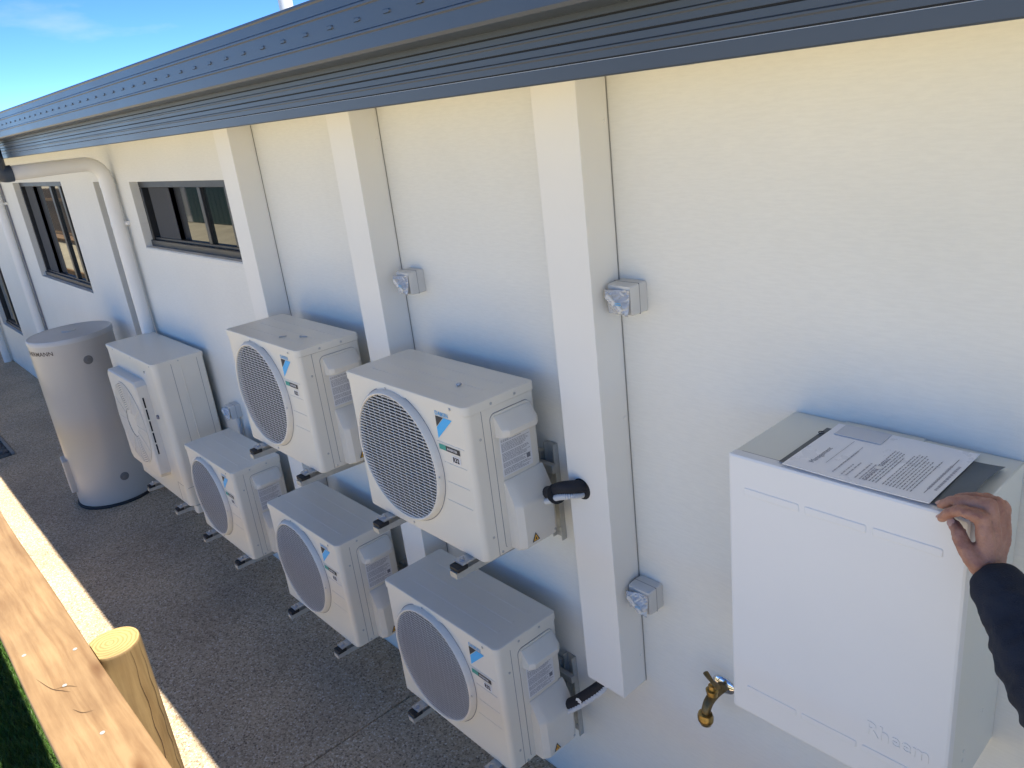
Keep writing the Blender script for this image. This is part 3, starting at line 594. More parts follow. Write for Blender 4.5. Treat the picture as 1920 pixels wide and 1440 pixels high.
# ------------------------------------------------------------------ tall heat pump unit
def make_tall():
    W, D_, H = .940, .320, .990
    t = thing("heat_pump", "tall cream heat pump with a raised square louvred grille, beside the cylinder tank", "heat pump", (-5.905, -.363, .452)); iv = MT['ivory']
    bm = bmesh.new(); ring = lambda ins, z: [(x, y, z) for x, y in rrect(ins, W - ins, ins, D_ - ins, [.012, .040, .014, .014])]
    loft(bm, [ring(.004, 0), ring(0, .006), ring(0, .966)]); finish(bm, "casing", iv, t)
    bm = bmesh.new(); ring = lambda ins, z: [(x, y, z) for x, y in rrect(-.005 + ins, W + .005 - ins, -.005 + ins, D_ + .004 - ins, [.016, .045, .016, .016])]
    loft(bm, [ring(.004, .9645), ring(0, .9645), ring(0, .985), ring(.001, .988), ring(.004, H)]); finish(bm, "lid", iv, t)
    # raised square fan guard with cut corners
    x0, x1, z0, z1, h = .110, .715, .170, .850, .070
    def octo(ins, y, cut):
        a, b, c, d = x0 + ins, x1 - ins, z0 + ins, z1 - ins
        return [(a + cut, y, c), (b - cut, y, c), (b, y, c + cut), (b, y, d - cut), (b - cut, y, d), (a + cut, y, d), (a, y, d - cut), (a, y, c + cut)]
    bm = bmesh.new(); loft(bm, [octo(0, .002, .03), octo(.003, -h + .008, .03), octo(.010, -h, .03)]); gd = finish(bm, "fan_guard", MT['ivory_plastic'], t, angle=20)
    cx, cz = (x0 + x1) / 2, (z0 + z1) / 2; mt_ = Matrix.Translation((cx, -h, cz)) @ TO_FRONT
    bm = bmesh.new(); lathe(bm, [(.285, .0006), (.10, .0006)], 64, mt_, False, False); finish(bm, "fan_opening", MT['dark'], gd)
    bm = bmesh.new()
    for i in range(13):
        r = .104 + i * .0148; lathe(bm, [(r, .0008), (r, .005), (r + .0108, .005), (r + .0108, .0008)], 64, mt_, False, False)
    for k in range(12):
        a = R(30 * k); bmx = Matrix.Translation((cx, -h, cz)) @ Matrix.Rotation(-a, 4, 'Y'); b2 = bmesh.new(); box(b2, .095, .288, -.0072, -.0008, -.004, .004); b2.transform(bmx)
        me_ = bpy.data.meshes.new("tmp"); b2.to_mesh(me_); b2.free(); bm.from_mesh(me_); bpy.data.meshes.remove(me_)
    finish(bm, "round_louvres", MT['ivory_plastic'], gd, angle=30)
    for i in range(5):
        z = .345 + i * .082; bm = bmesh.new(); box(bm, x1 - .006, x1 + .0006, -.046, -.037, z, z + .070); finish(bm, "side_slot", MT['dark'], gd)
    bm = bmesh.new(); box(bm, .775, .800, -.012, .001, .600, .625, .003, 1); finish(bm, "latch", MT['greyink'], t)
    bm = bmesh.new(); flat(bm, [(.742, -.0009, .895), (.775, -.0009, .895), (.775, -.0009, .925), (.742, -.0009, .925)]); lg = finish(bm, "maker_sticker", MT['sticker'], t)
    bm = bmesh.new(); flat(bm, [(.744, -.0015, .920), (.770, -.0015, .920), (.744, -.0015, .897)]); finish(bm, "sticker_triangle", MT['ink'], lg)
    for y, m in ((.112, MT['greyink']), (.275, MT['greyink'])): bm = bmesh.new(); box(bm, W - .001, W + .0006, y, y + .0022, .15, .962); finish(bm, "side_seam", m, t)
    bm = bmesh.new(); box(bm, W - .001, W + .0028, .166, .174, .15, .95, .002, 1); finish(bm, "pressed_rib", iv, t)
    bm = bmesh.new(); box(bm, W - .001, W + .0008, .014, .30, .1335, .1355); finish(bm, "side_seam", MT['greyink'], t)
    for a, b, c, d in ((.80, .802, .012, .150), (.80, .905, .148, .150)): bm = bmesh.new(); box(bm, a, b, -.0007, .001, c, d); finish(bm, "panel_seam", MT['greyink'], t)
    for x in (.16, .54, .90):
        bm = bmesh.new(); lathe(bm, [(.0048, 0), (.0048, .0016), (.0030, .0028)], 10, Matrix.Translation((x, -.005, .974)) @ TO_FRONT); finish(bm, "screw", MT['silver'], t)
    bm = bmesh.new(); lathe(bm, [(.0048, 0), (.0048, .0016), (.0030, .0028)], 10, Matrix.Translation((W + .005, .16, .974)) @ TO_SIDE); finish(bm, "screw", MT['silver'], t)
    bm = bmesh.new(); loft(bm, [[(x, y, z) for x, y in rrect(W - .055, W + .012, .03, .19, .012)] for z in (-.055, .0)]); finish(bm, "drain_cover", MT['ivory_plastic'], t)
    for x in (.290, .845):
        bm = bmesh.new(); box(bm, x - .026, x + .026, -.050, D_ - .03, -.0085, -.0005, .002, 1); ft = finish(bm, "foot", MT['silver'], t)
        bm = bmesh.new(); lathe(bm, [(.010, -.001), (.010, .004), (.0065, .0045), (.0065, .012)], 6, Matrix.Translation((x, -.030, -.0006))); finish(bm, "bolt", MT['silver'], ft)
    return t
make_tall()
bracket(-5.905, .4435, .94, .436, "grey wall bracket carrying the tall heat pump", .290, .845)

# ------------------------------------------------------------------ hot water cylinder
tank = thing("hot_water_tank", "grey-beige upright cylinder hot water tank standing on the path", "water tank", (-6.83, -.385, 0)); TR = .303
bm = bmesh.new(); lathe(bm, [(TR - .008, .020), (TR, .024), (TR, 1.376), (TR - .001, 1.379)], 96, cap1=False); finish(bm, "shell", MT['tank'], tank)
bm = bmesh.new(); lathe(bm, [(TR + .0035, 1.372), (TR + .0045, 1.378), (TR + .004, 1.402), (TR - .002, 1.410), (TR - .014, 1.4115), (TR - .02, 1.408), (.06, 1.416)], 96); lidt = finish(bm, "lid", MT['tanktop'], tank)
bm = bmesh.new(); lathe(bm, [(.05, 1.414), (.05, 1.423), (.046, 1.425)], 24); finish(bm, "lid_plug", MT['tanktop'], lidt)
bm = bmesh.new(); lathe(bm, [(TR + .012, 0), (TR + .014, .012), (TR + .010, .021), (TR - .02, .022)], 96); finish(bm, "base_tray", MT['rubber'], tank)
for z, az in ((1.222, 2), (.228, 2)):
    a = R(az); mt_ = Matrix.Translation((math.cos(a) * (TR - .004), math.sin(a) * (TR - .004), z)) @ Matrix.Rotation(a, 4, 'Z') @ TO_SIDE
    bm = bmesh.new(); lathe(bm, [(.034, 0), (.034, .006), (.030, .009), (.016, .0095), (.014, .014), (.008, .015)], 28, mt_); finish(bm, "port_plug", mat("port_grey", (.17, .165, .16), .5), tank)
bm = bmesh.new(); b2 = bmesh.new(); box(b2, TR - .03, TR + .032, -.085, .085, .14, .42, .010, 3); b2.transform(Matrix.Rotation(R(-97), 4, 'Z'))
me_ = bpy.data.meshes.new("element_cover"); b2.to_mesh(me_); b2.free(); bm.from_mesh(me_); bpy.data.meshes.remove(me_); finish(bm, "element_cover", MT['tank'], tank)
me = text_mesh("THERMANN", .046, Matrix(), .0004, xs=1.15)
wtx = max(v.co.x for v in me.vertices)
for v in me.vertices:
    a = R(-40) - (wtx - v.co.x) / TR; v.co = Vector((math.cos(a) * (TR + .0012), math.sin(a) * (TR + .0012), 1.305 + v.co.y))
me.materials.append(mat("dark_brown_ink", (.055, .035, .03), .5)); link("tank_lettering", me, tank)

# ------------------------------------------------------------------ isolator switches
def make_switch():
    t = thing("isolator_switch", "", "switch", (0, 0, 0), "grey isolator switches on the wall"); s = .0435; m = MT['switch']
    bm = bmesh.new(); ring = lambda h, y, r: [(x, y, z) for x, z in rrect(-h, h, -h, h, r)]
    loft(bm, [ring(s, -.001, .006), ring(s, -.045, .006), ring(s - .0005, -.062, .006), ring(s - .004, -.068, .006)]); finish(bm, "case", m, t)
    bm = bmesh.new(); box(bm, -s - .0006, s + .0006, -.034, -.0325, -s - .0006, s + .0006); finish(bm, "case_seam", MT['greyink'], t)
    bm = bmesh.new(); lathe(bm, [(.031, 0), (.030, .008), (.026, .010)], 28, Matrix.Translation((0, -.068, -.002)) @ TO_FRONT); kn = finish(bm, "dial", m, t)
    b2 = bmesh.new(); box(b2, -.034, .034, -.020, 0, -.0085, .0085, .004, 2); b2.transform(Matrix.Translation((0, -.077, -.004)) @ Matrix.Rotation(R(38), 4, 'Y'))
    finish(b2, "handle", m, kn)
    # crumpled clear film still wrapped over the front
    bm = bmesh.new(); n = 12; r = random.Random(5); g = {}
    for i in range(n + 1):
        for j in range(n + 1):
            x = -.040 + .080 * i / n; z = -.041 + .072 * j / n; d = abs(x * .62 + z * .78 + .006)
            y = -.070 - max(0, .029 - d * .75) * (1 - (max(abs(x), abs(z)) / .046) ** 4) - .004 * mnoise.noise(Vector((x * 60, z * 60, 3))) - r.uniform(0, .0022)
            g[i, j] = bm.verts.new((x, y, z))
    for i in range(n):
        for j in range(n): bm.faces.new((g[i, j], g[i + 1, j], g[i + 1, j + 1])); bm.faces.new((g[i, j], g[i + 1, j + 1], g[i, j + 1]))
    finish(bm, "film_wrap", MT['film'], t, smooth=False)
    bm = bmesh.new(); lathe(bm, [(.009, 0), (.009, .0009)], 16, Matrix.Translation((s, -.020, .004)) @ TO_SIDE); finish(bm, "knockout", m, t)
    bm = bmesh.new(); word_rows(bm, lambda u, v: (.008 + u, -.0985, -.008 + v), .022, .010, 2, .6, 4); finish(bm, "print", MT['navy'], t)
    return t
sw = make_switch()
for i, (x, z, lab) in enumerate(((-1.4135, 2.1555, "grey isolator switch high beside the duct nearest the cabinet, blue print on film"), (-2.482, 2.1085, "grey film-wrapped isolator switch beside the duct between the upper units"),
                                 (-1.4170, 1.1620, "grey isolator switch low on the wall above the brass tap"), (-4.70, 1.085, "grey isolator switch in shadow behind the lower unit, beside the tall heat pump"))):
    s = sw if i == 0 else copy_tree(sw); s.location = (x, 0, z); s['label'] = lab
    if i == 3:
        bm = bmesh.new(); tube(bm, [(0, -.018, -.043), (0, -.018, -.9)], .0125, 12); finish(bm, "conduit", MT['conduit'], s)

# ------------------------------------------------------------------ wall cabinet
cabx0, cabx1, caby, cz0, cz1 = -.924, -.418, -.294, 1.190, 1.908
cab = thing("wall_cabinet", "large white steel wall cabinet with a hand resting on its corner", "cabinet", ((cabx0 + cabx1) / 2, 0, cz0)); w = (cabx1 - cabx0) / 2; H = cz1 - cz0
bm = bmesh.new(); box(bm, -w + .002, w - .002, caby + .022, -.0015, .002, H - .002, .003, 1); finish(bm, "body", MT['cabside'], cab)
bm = bmesh.new(); ring = lambda ins, y: [(x, y, z) for x, z in rrect(-w + ins, w - ins, ins, H - ins, .007)]
loft(bm, [ring(.0, caby + .024), ring(.0, caby + .006), ring(.0015, caby + .002), ring(.006, caby)]); door = finish(bm, "door", MT['cab'], cab, angle=25)
for z, h in ((.632, .020), (.078, .020)):
    for a in (-.213, -.068, .077):
        bm = bmesh.new(); rg = lambda ins, y: [(x, y, zz) for x, zz in rrect(a + ins, a + .134 - ins, z - h / 2 + ins, z + h / 2 - ins, .004, 3)]
        loft(bm, [rg(0, caby + .001), rg(.0006, caby - .0004), rg(.0022, caby - .0013)], False, True); finish(bm, "pressed_bar", MT['cab'], door)
me = text_mesh("Rheem", .052, Matrix.Translation((.083, caby - .0006, .125)) @ Matrix.Rotation(R(90), 4, 'X'), .0004, ext=.0006, xs=.92); me.materials.append(MT['cab']); link("pressed_lettering", me, door)
bm = bmesh.new(); o = rrect(-.12, .06, -.046, -.0025, [.0, .0, .014, .014][::-1]); loft(bm, [[(x, y, H - .0025) for x, y in o], [(x, y, H + .0005) for x, y in o]]); finish(bm, "top_flange", MT['cabside'], cab)
bm = bmesh.new(); box(bm, -w + .02, -.115, caby + .0245, caby + .028, H - .004, H - .0012); finish(bm, "door_gap", MT['greyink'], cab)
for y, z in ((-.20, .11), (-.20, .085), (-.10, .15), (-.25, .62)):
    bm = bmesh.new(); lathe(bm, [(.005, 0), (.004, .002)], 10, Matrix.Translation((w - .002, y, z)) @ TO_SIDE); finish(bm, "rivet", MT['cabside'], cab)

# ------------------------------------------------------------------ papers on the cabinet
ZP = cz1 + .0016
fol = thing("document_folder", "dark grey plastic folder with printed white sheets on top of the cabinet", "folder", (-.635, -.165, ZP))
def slab_grid(bm, fz_, x0, x1, y0, y1, nx, ny, th):
    """thin curved sheet with a real thickness"""
    lay = []
    for dz in (0, -th):
        lay.append([[bm.verts.new((x0 + (x1 - x0) * i / nx, y0 + (y1 - y0) * j / ny, fz_(x0 + (x1 - x0) * i / nx, y0 + (y1 - y0) * j / ny) + dz)) for i in range(nx + 1)] for j in range(ny + 1)])
    t_, b_ = lay
    for j in range(ny):
        for i in range(nx):
            bm.faces.new((t_[j][i], t_[j][i + 1], t_[j + 1][i + 1], t_[j + 1][i])); bm.faces.new((b_[j][i], b_[j + 1][i], b_[j + 1][i + 1], b_[j][i + 1]))
    for i in range(nx):
        bm.faces.new((b_[0][i], b_[0][i + 1], t_[0][i + 1], t_[0][i])); bm.faces.new((t_[ny][i], t_[ny][i + 1], b_[ny][i + 1], b_[ny][i]))
    for j in range(ny):
        bm.faces.new((t_[j][0], t_[j + 1][0], b_[j + 1][0], b_[j][0])); bm.faces.new((b_[j][nx], b_[j + 1][nx], t_[j + 1][nx], t_[j][nx]))
def fz(x, y):  # the free end curls up a little
    return .0016 + max(0, (x - .10)) ** 2 * .9 + .0006 * math.sin(x * 30) + max(0, x - .14) * .22 * math.sin((y + .118) * 16)
bm = bmesh.new(); slab_grid(bm, fz, -.172, .198, -.112, .100, 40, 10, .0011); finish(bm, "cover", MT['folder'], fol)
px0, px1, py0, py1 = -.158, .142, -.124, .130
def pz(x, y): return .0046 + max(0, (x - .10)) ** 2 * .9 + .0007 * math.sin(x * 22 + y * 9) + max(0, y - .09) * .03 + max(0, x - .14) * .05
bm = bmesh.new(); slab_grid(bm, pz, px0, px1, py0, py1, 26, 12, .0012); sheet = finish(bm, "sheet", MT['paper'], fol)
def onp(x, y, d=.0006): return (x, y, pz(x, y) + d)
bm = bmesh.new(); word_rows(bm, lambda u, v: onp(.100 - v, -.098 + u), .165, .100, 15, .30, 21, (5,), .22, (.015, .06)); stuff(finish(bm, "body_print", MT['greyink'], sheet, smooth=False))
bm = bmesh.new(); word_rows(bm, lambda u, v: onp(.012 - v, -.100 + u), .12, .075, 8, .34, 31, (1, 4), .65, (.03, .1)); stuff(finish(bm, "light_print", mat("pale_ink", (.42, .42, .47), .6), sheet, smooth=False)); bm = bmesh.new(); word_rows(bm, lambda u, v: onp(.138 - v, -.07 + u), .13, .026, 2, .40, 37, (), .1, (.03, .08)); stuff(finish(bm, "footer_print", bpy.data.materials['pale_ink'], sheet, smooth=False))
bm = bmesh.new(); flat(bm, [onp(.118, -.09), onp(.1195, -.09), onp(.1195, .085), onp(.118, .085)]); flat(bm, [onp(-.088, -.07), onp(-.0872, -.07), onp(-.0872, .06), onp(-.088, .06)]); flat(bm, [onp(-.060, -.07), onp(-.0592, -.07), onp(-.0592, .04), onp(-.060, .04)]); finish(bm, "ruled_line", MT['greyink'], sheet, smooth=False)
me = text_mesh("Management", .017, Matrix.Translation((-.108, -.085, 0)) @ Matrix.Rotation(R(90), 4, 'Z'), .0)
for v in me.vertices: v.co.z = pz(v.co.x, v.co.y) + .0006
me.materials.append(MT['greyink']); link("title_lettering", me, sheet)
bm = bmesh.new(); q = [(-.140, .070), (-.035, .070), (-.035, .128), (-.140, .128)]; loft(bm, [[onp(x, y, .0005) for x, y in q], [onp(x, y, .0022) for x, y in q]]); finish(bm, "card", MT['card'], fol, smooth=False)
bm = bmesh.new(); flat(bm, [onp(.008 + .008 * math.cos(R(a)), -.035 + .008 * math.sin(R(a)), .0011) for a in range(0, 360, 20)]); finish(bm, "white_dot_sticker", MT['white'], sheet)
bm = bmesh.new(); tube(bm, [(-.166 + .006 * math.cos(R(a)), .062 + .006 * math.sin(R(a)), .006) for a in range(0, 361, 24)], .0011, 6); finish(bm, "ring", MT['ink'], fol)

# ------------------------------------------------------------------ brass tap
tap = thing("garden_tap", "brass garden tap with chrome wall flange below the cabinet", "tap", (-1.151, 0, .930)); tap.scale = (1.22, 1.05, .90)
bm = bmesh.new(); lathe(bm, [(.034, .0005), (.034, .003), (.031, .007), (.022, .011), (.015, .012)], 32, TO_FRONT); finish(bm, "flange", MT['chrome'], tap)
bm = bmesh.new(); tube(bm, [(0, -.008, 0), (0, -.030, 0)], .0175, 6); tube(bm, bez([(0, -.028, 0), (0, -.055, -.002), (0, -.080, -.012), (0, -.094, -.034), (0, -.098, -.050)], 8), [.0150 - .004 * (i / 32) for i in range(33)], 18); bd = finish(bm, "body", MT['bronze'], tap)
bm = bmesh.new(); mt_ = Matrix.Translation((0, -.062, .004)); lathe(bm, [(.0145, 0), (.0150, .014), (.0165, .015), (.0165, .021), (.0105, .022), (.0098, .040), (.0070, .042), (.0045, .043), (.0045, .058)], 24, mt_); sp = finish(bm, "spindle", MT['brass'], tap)
bm = bmesh.new(); tube(bm, bez([(-.030, 0, .004), (-.014, 0, .0005), (0, 0, -.001), (.014, 0, .0005), (.030, 0, .004)], 5), [.0055 + .0025 * abs(math.cos(i / 20 * 3.1416)) for i in range(21)], 12); bm.transform(Matrix.Translation((0, -.062, .063)) @ Matrix.Rotation(R(-28), 4, 'Z') @ Matrix.Diagonal((1, 1, 1, 1))); finish(bm, "handle", MT['bronze'], tap)
bm = bmesh.new(); mt_ = Matrix.Translation((0, -.098, -.092)); lathe(bm, [(.0130, 0), (.0152, .002), (.0175, .012), (.0200, .016), (.0200, .019), (.0185, .020), (.0185, .0225), (.0208, .0235), (.0208, .036), (.0185, .040), (.0185, .046), (.009, .047)], 28, mt_); finish(bm, "hose_fitting", MT['brass'], tap)

# ------------------------------------------------------------------ timber fence
fen = thing("timber_fence", "treated pine fence rail on round posts along the lawn edge", "fence", (-2.309, -1.383, 0))
def onf(x, y, z): return (x + 2.309, y + 1.383, z)
bm = bmesh.new(); o = rrect(-1.618, -1.434, 1.310, 1.357, .005, 3); N = 60; xa, xb = -9.6, -.2
loft(bm, [[onf(xa + (xb - xa) * i / N, y + .0015 * math.sin(i * .9), z + .001 * math.sin(i * .5)) for y, z in o] for i in range(N + 1)]); rl = finish(bm, "rail", MT['rail'], fen, angle=60)
bm = bmesh.new(); o = rrect(-1.618, -1.434, 1.310, 1.357, .005, 3); xa, xb = -19.0, -9.606
loft(bm, [[onf(xa + (xb - xa) * i / N, y, z) for y, z in o] for i in range(N + 1)]); finish(bm, "rail", MT['rail'], fen, angle=60)
bm = bmesh.new(); o = rrect(-1.463, -1.418, .62, .80, .005, 3)
loft(bm, [[onf(x, y - .0, z) for y, z in o] for x in (-19.0, -.2)]); finish(bm, "rail", MT['rail'], fen, angle=60)
def post_mesh():
    bm = bmesh.new(); n = 40; rings = []
    for z, r in ((-.25, .0785), (.5, .0782), (1.343, .0770), (1.3492, .0762), (1.3515, .0742)):
        rg = []
        for j in range(n):
            a = 2 * math.pi * j / n; rr_ = r * (1 + .012 * math.sin(3 * a + 1)); x, y = rr_ * math.cos(a), rr_ * math.sin(a)
            rg.append((x, max(y, -.0500), z))
        rings.append(rg)
    loft(bm, rings, True, False)
    f = bm.faces.new([bm.verts.new((p[0], p[1], 1.3516)) for p in rings[-1]]); f.material_index = 1
    return bm
bm = post_mesh(); bmesh.ops.recalc_face_normals(bm, faces=bm.faces[:])
po = finish(bm, "post", [MT['post'], MT['postend']], fen)
for x in (-5.55, -8.2, -10.5, -13.2, -15.9, -18.6):
    c = link("post", po.data, fen); c.location = onf(x, -1.383, 0)
bm = bmesh.new(); lathe(bm, [(.0062, 0), (.0058, .0006), (.0, .0008)], 12, cap1=False); nm = finish(bm, "nail_head", MT['galv']); nme = nm.data; bpy.data.objects.remove(nm)
for x, y in ((-2.455, -1.585), (-2.205, -1.535), (-1.925, -1.515), (-2.36, -1.47)):
    c = link("nail_head", nme, rl); c.location = onf(x, y, 1.3572)
# drying cracks in the post and the rail
bm = bmesh.new()
for a, z0, z1 in ((20, .55, 1.345), (-25, .35, 1.22), (48, .8, 1.345)):
    prev = None; k = 26
    for i in range(k + 1):
        z = z0 + (z1 - z0) * i / k; aa = R(a + 2.0 * math.sin(i * 1.3 + a)); rr_ = .0776 * (1 + .012 * math.sin(3 * aa + 1)) + .0012; wd = .0010 * math.sin(math.pi * (i + .5) / (k + 1)) + .0003
        c = Vector((rr_ * math.cos(aa), rr_ * math.sin(aa), z)); tg = Vector((-math.sin(aa), math.cos(aa), 0)) * wd
        cur = (bm.verts.new(c - tg), bm.verts.new(c + tg))
        if prev: bm.faces.new((prev[0], prev[1], cur[1], cur[0]))
        prev = cur
finish(bm, "drying_cracks", mat("crack_brown", (.06, .03, .012), .9), po)
bm = bmesh.new(); zc = 1.3578
for P in (((-2.30, -1.585), (-2.22, -1.565), (-2.185, -1.545), (-2.16, -1.530)), ((-2.08, -1.545), (-2.045, -1.530), (-2.03, -1.505)), ((-2.21, -1.56), (-2.195, -1.53), (-2.17, -1.512))):
    pts = bez([onf(x, y, zc) for x, y in P], 5); prev = None
    for i, p in enumerate(pts):
        d = (pts[min(i + 1, len(pts) - 1)] - pts[max(i - 1, 0)]).normalized().cross(Vector((0, 0, 1))) * (.0007 * math.sin(math.pi * (i + .5) / (len(pts))) + .0001)
        cur = (bm.verts.new(p - d), bm.verts.new(p + d))
        if prev: bm.faces.new((prev[0], prev[1], cur[1], cur[0]))
        prev = cur
finish(bm, "drying_cracks", bpy.data.materials["crack_brown"], rl)

# ------------------------------------------------------------------ person (only hand and forearm come into the picture)
per = thing("person", "person in a dark navy work shirt resting one hand on the cabinet corner", "person", (.26, -.66, 0))
PO = Vector(per.location)
def cone_chain(bm, pts, rads, n=14):
    for (p, q), (a, b) in zip(zip(pts, pts[1:]), zip(rads, rads[1:])):
        p, q = Vector(p), Vector(q)
        bmesh.ops.create_uvsphere(bm, u_segments=n, v_segments=8, radius=a, matrix=Matrix.Translation(p))
        bmesh.ops.create_uvsphere(bm, u_segments=n, v_segments=8, radius=b, matrix=Matrix.Translation(q))
        d = q - p
        if d.length > 1e-5:
            bmesh.ops.create_cone(bm, segments=n, radius1=a, radius2=b, depth=d.length, cap_ends=True, matrix=Matrix.Translation((p + q) / 2) @ d.to_track_quat('Z', 'Y').to_matrix().to_4x4())
def remesh(bm, name, m, parent, voxel, smooth=4, fac=.5, disp=None):
    me = bpy.data.meshes.new(name); bm.to_mesh(me); bm.free(); o = bpy.data.objects.new(name, me); COL.objects.link(o)
    md = o.modifiers.new("r", 'REMESH'); md.mode = 'VOXEL'; md.voxel_size = voxel; md.use_smooth_shade = True
    ms = o.modifiers.new("s", 'SMOOTH'); ms.iterations = smooth; ms.factor = fac
    dg = bpy.context.evaluated_depsgraph_get(); me2 = bpy.data.meshes.new_from_object(o.evaluated_get(dg)); bpy.data.objects.remove(o); bpy.data.meshes.remove(me)
    if disp:
        new = [(v.co.copy(), v.normal.copy()) for v in me2.vertices]; flatco = []
        for c, n in new: flatco.extend(c + n * disp(c))
        me2.vertices.foreach_set('co', flatco); me2.update()
    me2.materials.clear(); me2.materials.append(m)
    for p in me2.polygons: p.use_smooth = True
    me2.name = name; return link(name, me2, parent)
K = lambda x, y, z: Vector((x, y, z)) - PO
wrist = K(-.374, -.332, 1.838)
iM, iP, iD, iT = K(-.393, -.326, 1.937), K(-.428, -.322, 1.938), K(-.449, -.316, 1.924), K(-.463, -.309, 1.905)
mM, mP, mD, mT = K(-.391, -.300, 1.950), K(-.429, -.299, 1.946), K(-.454, -.295, 1.936), K(-.472, -.291, 1.921)
qM, qP, qD, qT = K(-.388, -.275, 1.945), K(-.424, -.272, 1.944), K(-.448, -.268, 1.934), K(-.464, -.264, 1.920)
pM, pP, pD, pT = K(-.382, -.252, 1.930), K(-.410, -.247, 1.938), K(-.430, -.243, 1.931), K(-.444, -.240, 1.919)
tC, tM, tI, tT = K(-.388, -.347, 1.858), K(-.410, -.345, 1.880), K(-.424, -.335, 1.898), K(-.438, -.318, 1.903)
el = K(-.205, -.483, 1.722); sh = K(.075, -.50, 1.50)
neck, headc = K(.13, -.66, 1.56), K(.08, -.66, 1.73); hip = K(.22, -.66, .93)
bm = bmesh.new()
for Mx, r in ((iM, .0125), (mM, .0125), (qM, .0120), (pM, .0110)):
    base = wrist + (Mx - iM) * .45 + Vector((.004, 0, 0)); cone_chain(bm, [wrist + (Mx - mM) * .18, base * .5 + Mx * .5, Mx], [.0190, .0160, r])
for a, b in ((iM, mM), (mM, qM), (qM, pM)): cone_chain(bm, [(a + b) / 2 + (wrist - mM) * .10, (a + b) / 2 + (wrist - mM) * .55], [.0100, .0145])
for ch, rs in (((iM, iP, iD, iT), (.0128, .0106, .0095, .0080)), ((mM, mP, mD, mT), (.0128, .0106, .0096, .0080)), ((qM, qP, qD, qT), (.0112, .0090, .0080, .0066)), ((pM, pP, pD, pT), (.0100, .0080, .0072, .0060)), ((wrist + Vector((-.004, -.006, .004)), tC, tM, tI, tT), (.019, .0175, .0145, .0125, .0105))):
    cone_chain(bm, ch, rs)
cone_chain(bm, [wrist, wrist * .85 + el * .15, wrist * .5 + el * .5, el, el * .5 + sh * .5, sh], [.0245, .025, .035, .040, .044, .052])
# trunk, head, other arm, legs (outside the picture)
cone_chain(bm, [sh, K(.13, -.62, 1.47), K(.16, -.66, 1.44)], [.055, .085, .10]); sh2 = K(.17, -.86, 1.47); cone_chain(bm, [K(.16, -.66, 1.44), sh2], [.10, .055])
cone_chain(bm, [K(.16, -.62, 1.40), K(.19, -.60, 1.15), K(.21, -.60, .98)], [.11, .115, .12]); cone_chain(bm, [K(.16, -.72, 1.40), K(.19, -.72, 1.15), K(.21, -.72, .98)], [.11, .115, .12])
cone_chain(bm, [K(.15, -.66, 1.46), neck, headc + Vector((.01, 0, -.06))], [.06, .055, .055]); cone_chain(bm, [headc + Vector((-.01, 0, -.05)), headc + Vector((.005, 0, .03))], [.068, .092]); cone_chain(bm, [headc + Vector((-.085, 0, 0)), headc + Vector((-.105, 0, -.03))], [.010, .014])
for s in (-1, 1): cone_chain(bm, [headc + Vector((.01, s * .088, .01)), headc + Vector((.012, s * .092, -.02))], [.012, .008])
cone_chain(bm, [sh2, K(.20, -.93, 1.20), K(.10, -.92, .97), K(.06, -.91, .88)], [.052, .042, .028, .026])
for s in (-1, 1):
    y = -.66 + s * .10; cone_chain(bm, [K(.21, y, .93), K(.20, y, .50), K(.24, y, .10), K(.15, y, .04)], [.095, .062, .045, .04])
def veins(c):   # knuckle folds and tendons on the hand
    o = 0
    for J, amp in ((iM, .0016), (mM, .0018), (qM, .0016), (iP, .0010), (mP, .0010), (qP, .0009), (tI, .0009)):
        d = (c - J).length
        if d < .02: o += amp * math.exp(-(d / .009) ** 2) + (-.0006 * abs(math.sin((c.x - J.x) * 900)) * math.exp(-(d / .011) ** 2))
    if (c - wrist).length < .13 and c.z > wrist.z - .01:
        o += .0011 * max(0, 1 - abs(mnoise.noise(Vector((c.x * 30, c.y * 55, c.z * 14)))) * 9)
    return o
body = remesh(bm, "body", MT['skin'], per, .0032, 1, .45, lambda c: .0013 * mnoise.noise(c * 85) + .0007 * mnoise.noise(c * 210) + veins(c))
def nail(tip, prev, up, w, l):
    d = (tip - prev).normalized(); n = (up - d * up.dot(d)).normalized(); s = d.cross(n); b2 = bmesh.new(); g = []
    for i in range(5):
        for j in range(5):
            u, v = -1 + i / 2, -1 + j / 2; r = max(1, math.hypot(u, v)); u, v = u / r, v / r
            g.append(b2.verts.new(d * (l * u) + s * (w * v) + n * (-.0016 * v * v)))
    for i in range(4):
        for j in range(4): b2.faces.new((g[i * 5 + j], g[i * 5 + j + 1], g[i * 5 + 6 + j], g[i * 5 + 5 + j]))
    o = finish(b2, "fingernail", MT['nail'], body); return o, n, d
for tip, prev, up, r, w, l in ((tT, tI, Vector((-.15, -1, .55)), .0112, .0078, .0088), (iT, iD, Vector((-.75, -.35, .7)), .0088, .0050, .0055), (mT, mD, Vector((-.6, -.35, .8)), .0088, .0050, .0055)):
    o, n, d = nail(tip, prev, up, w, l); o.location = tip + n * r
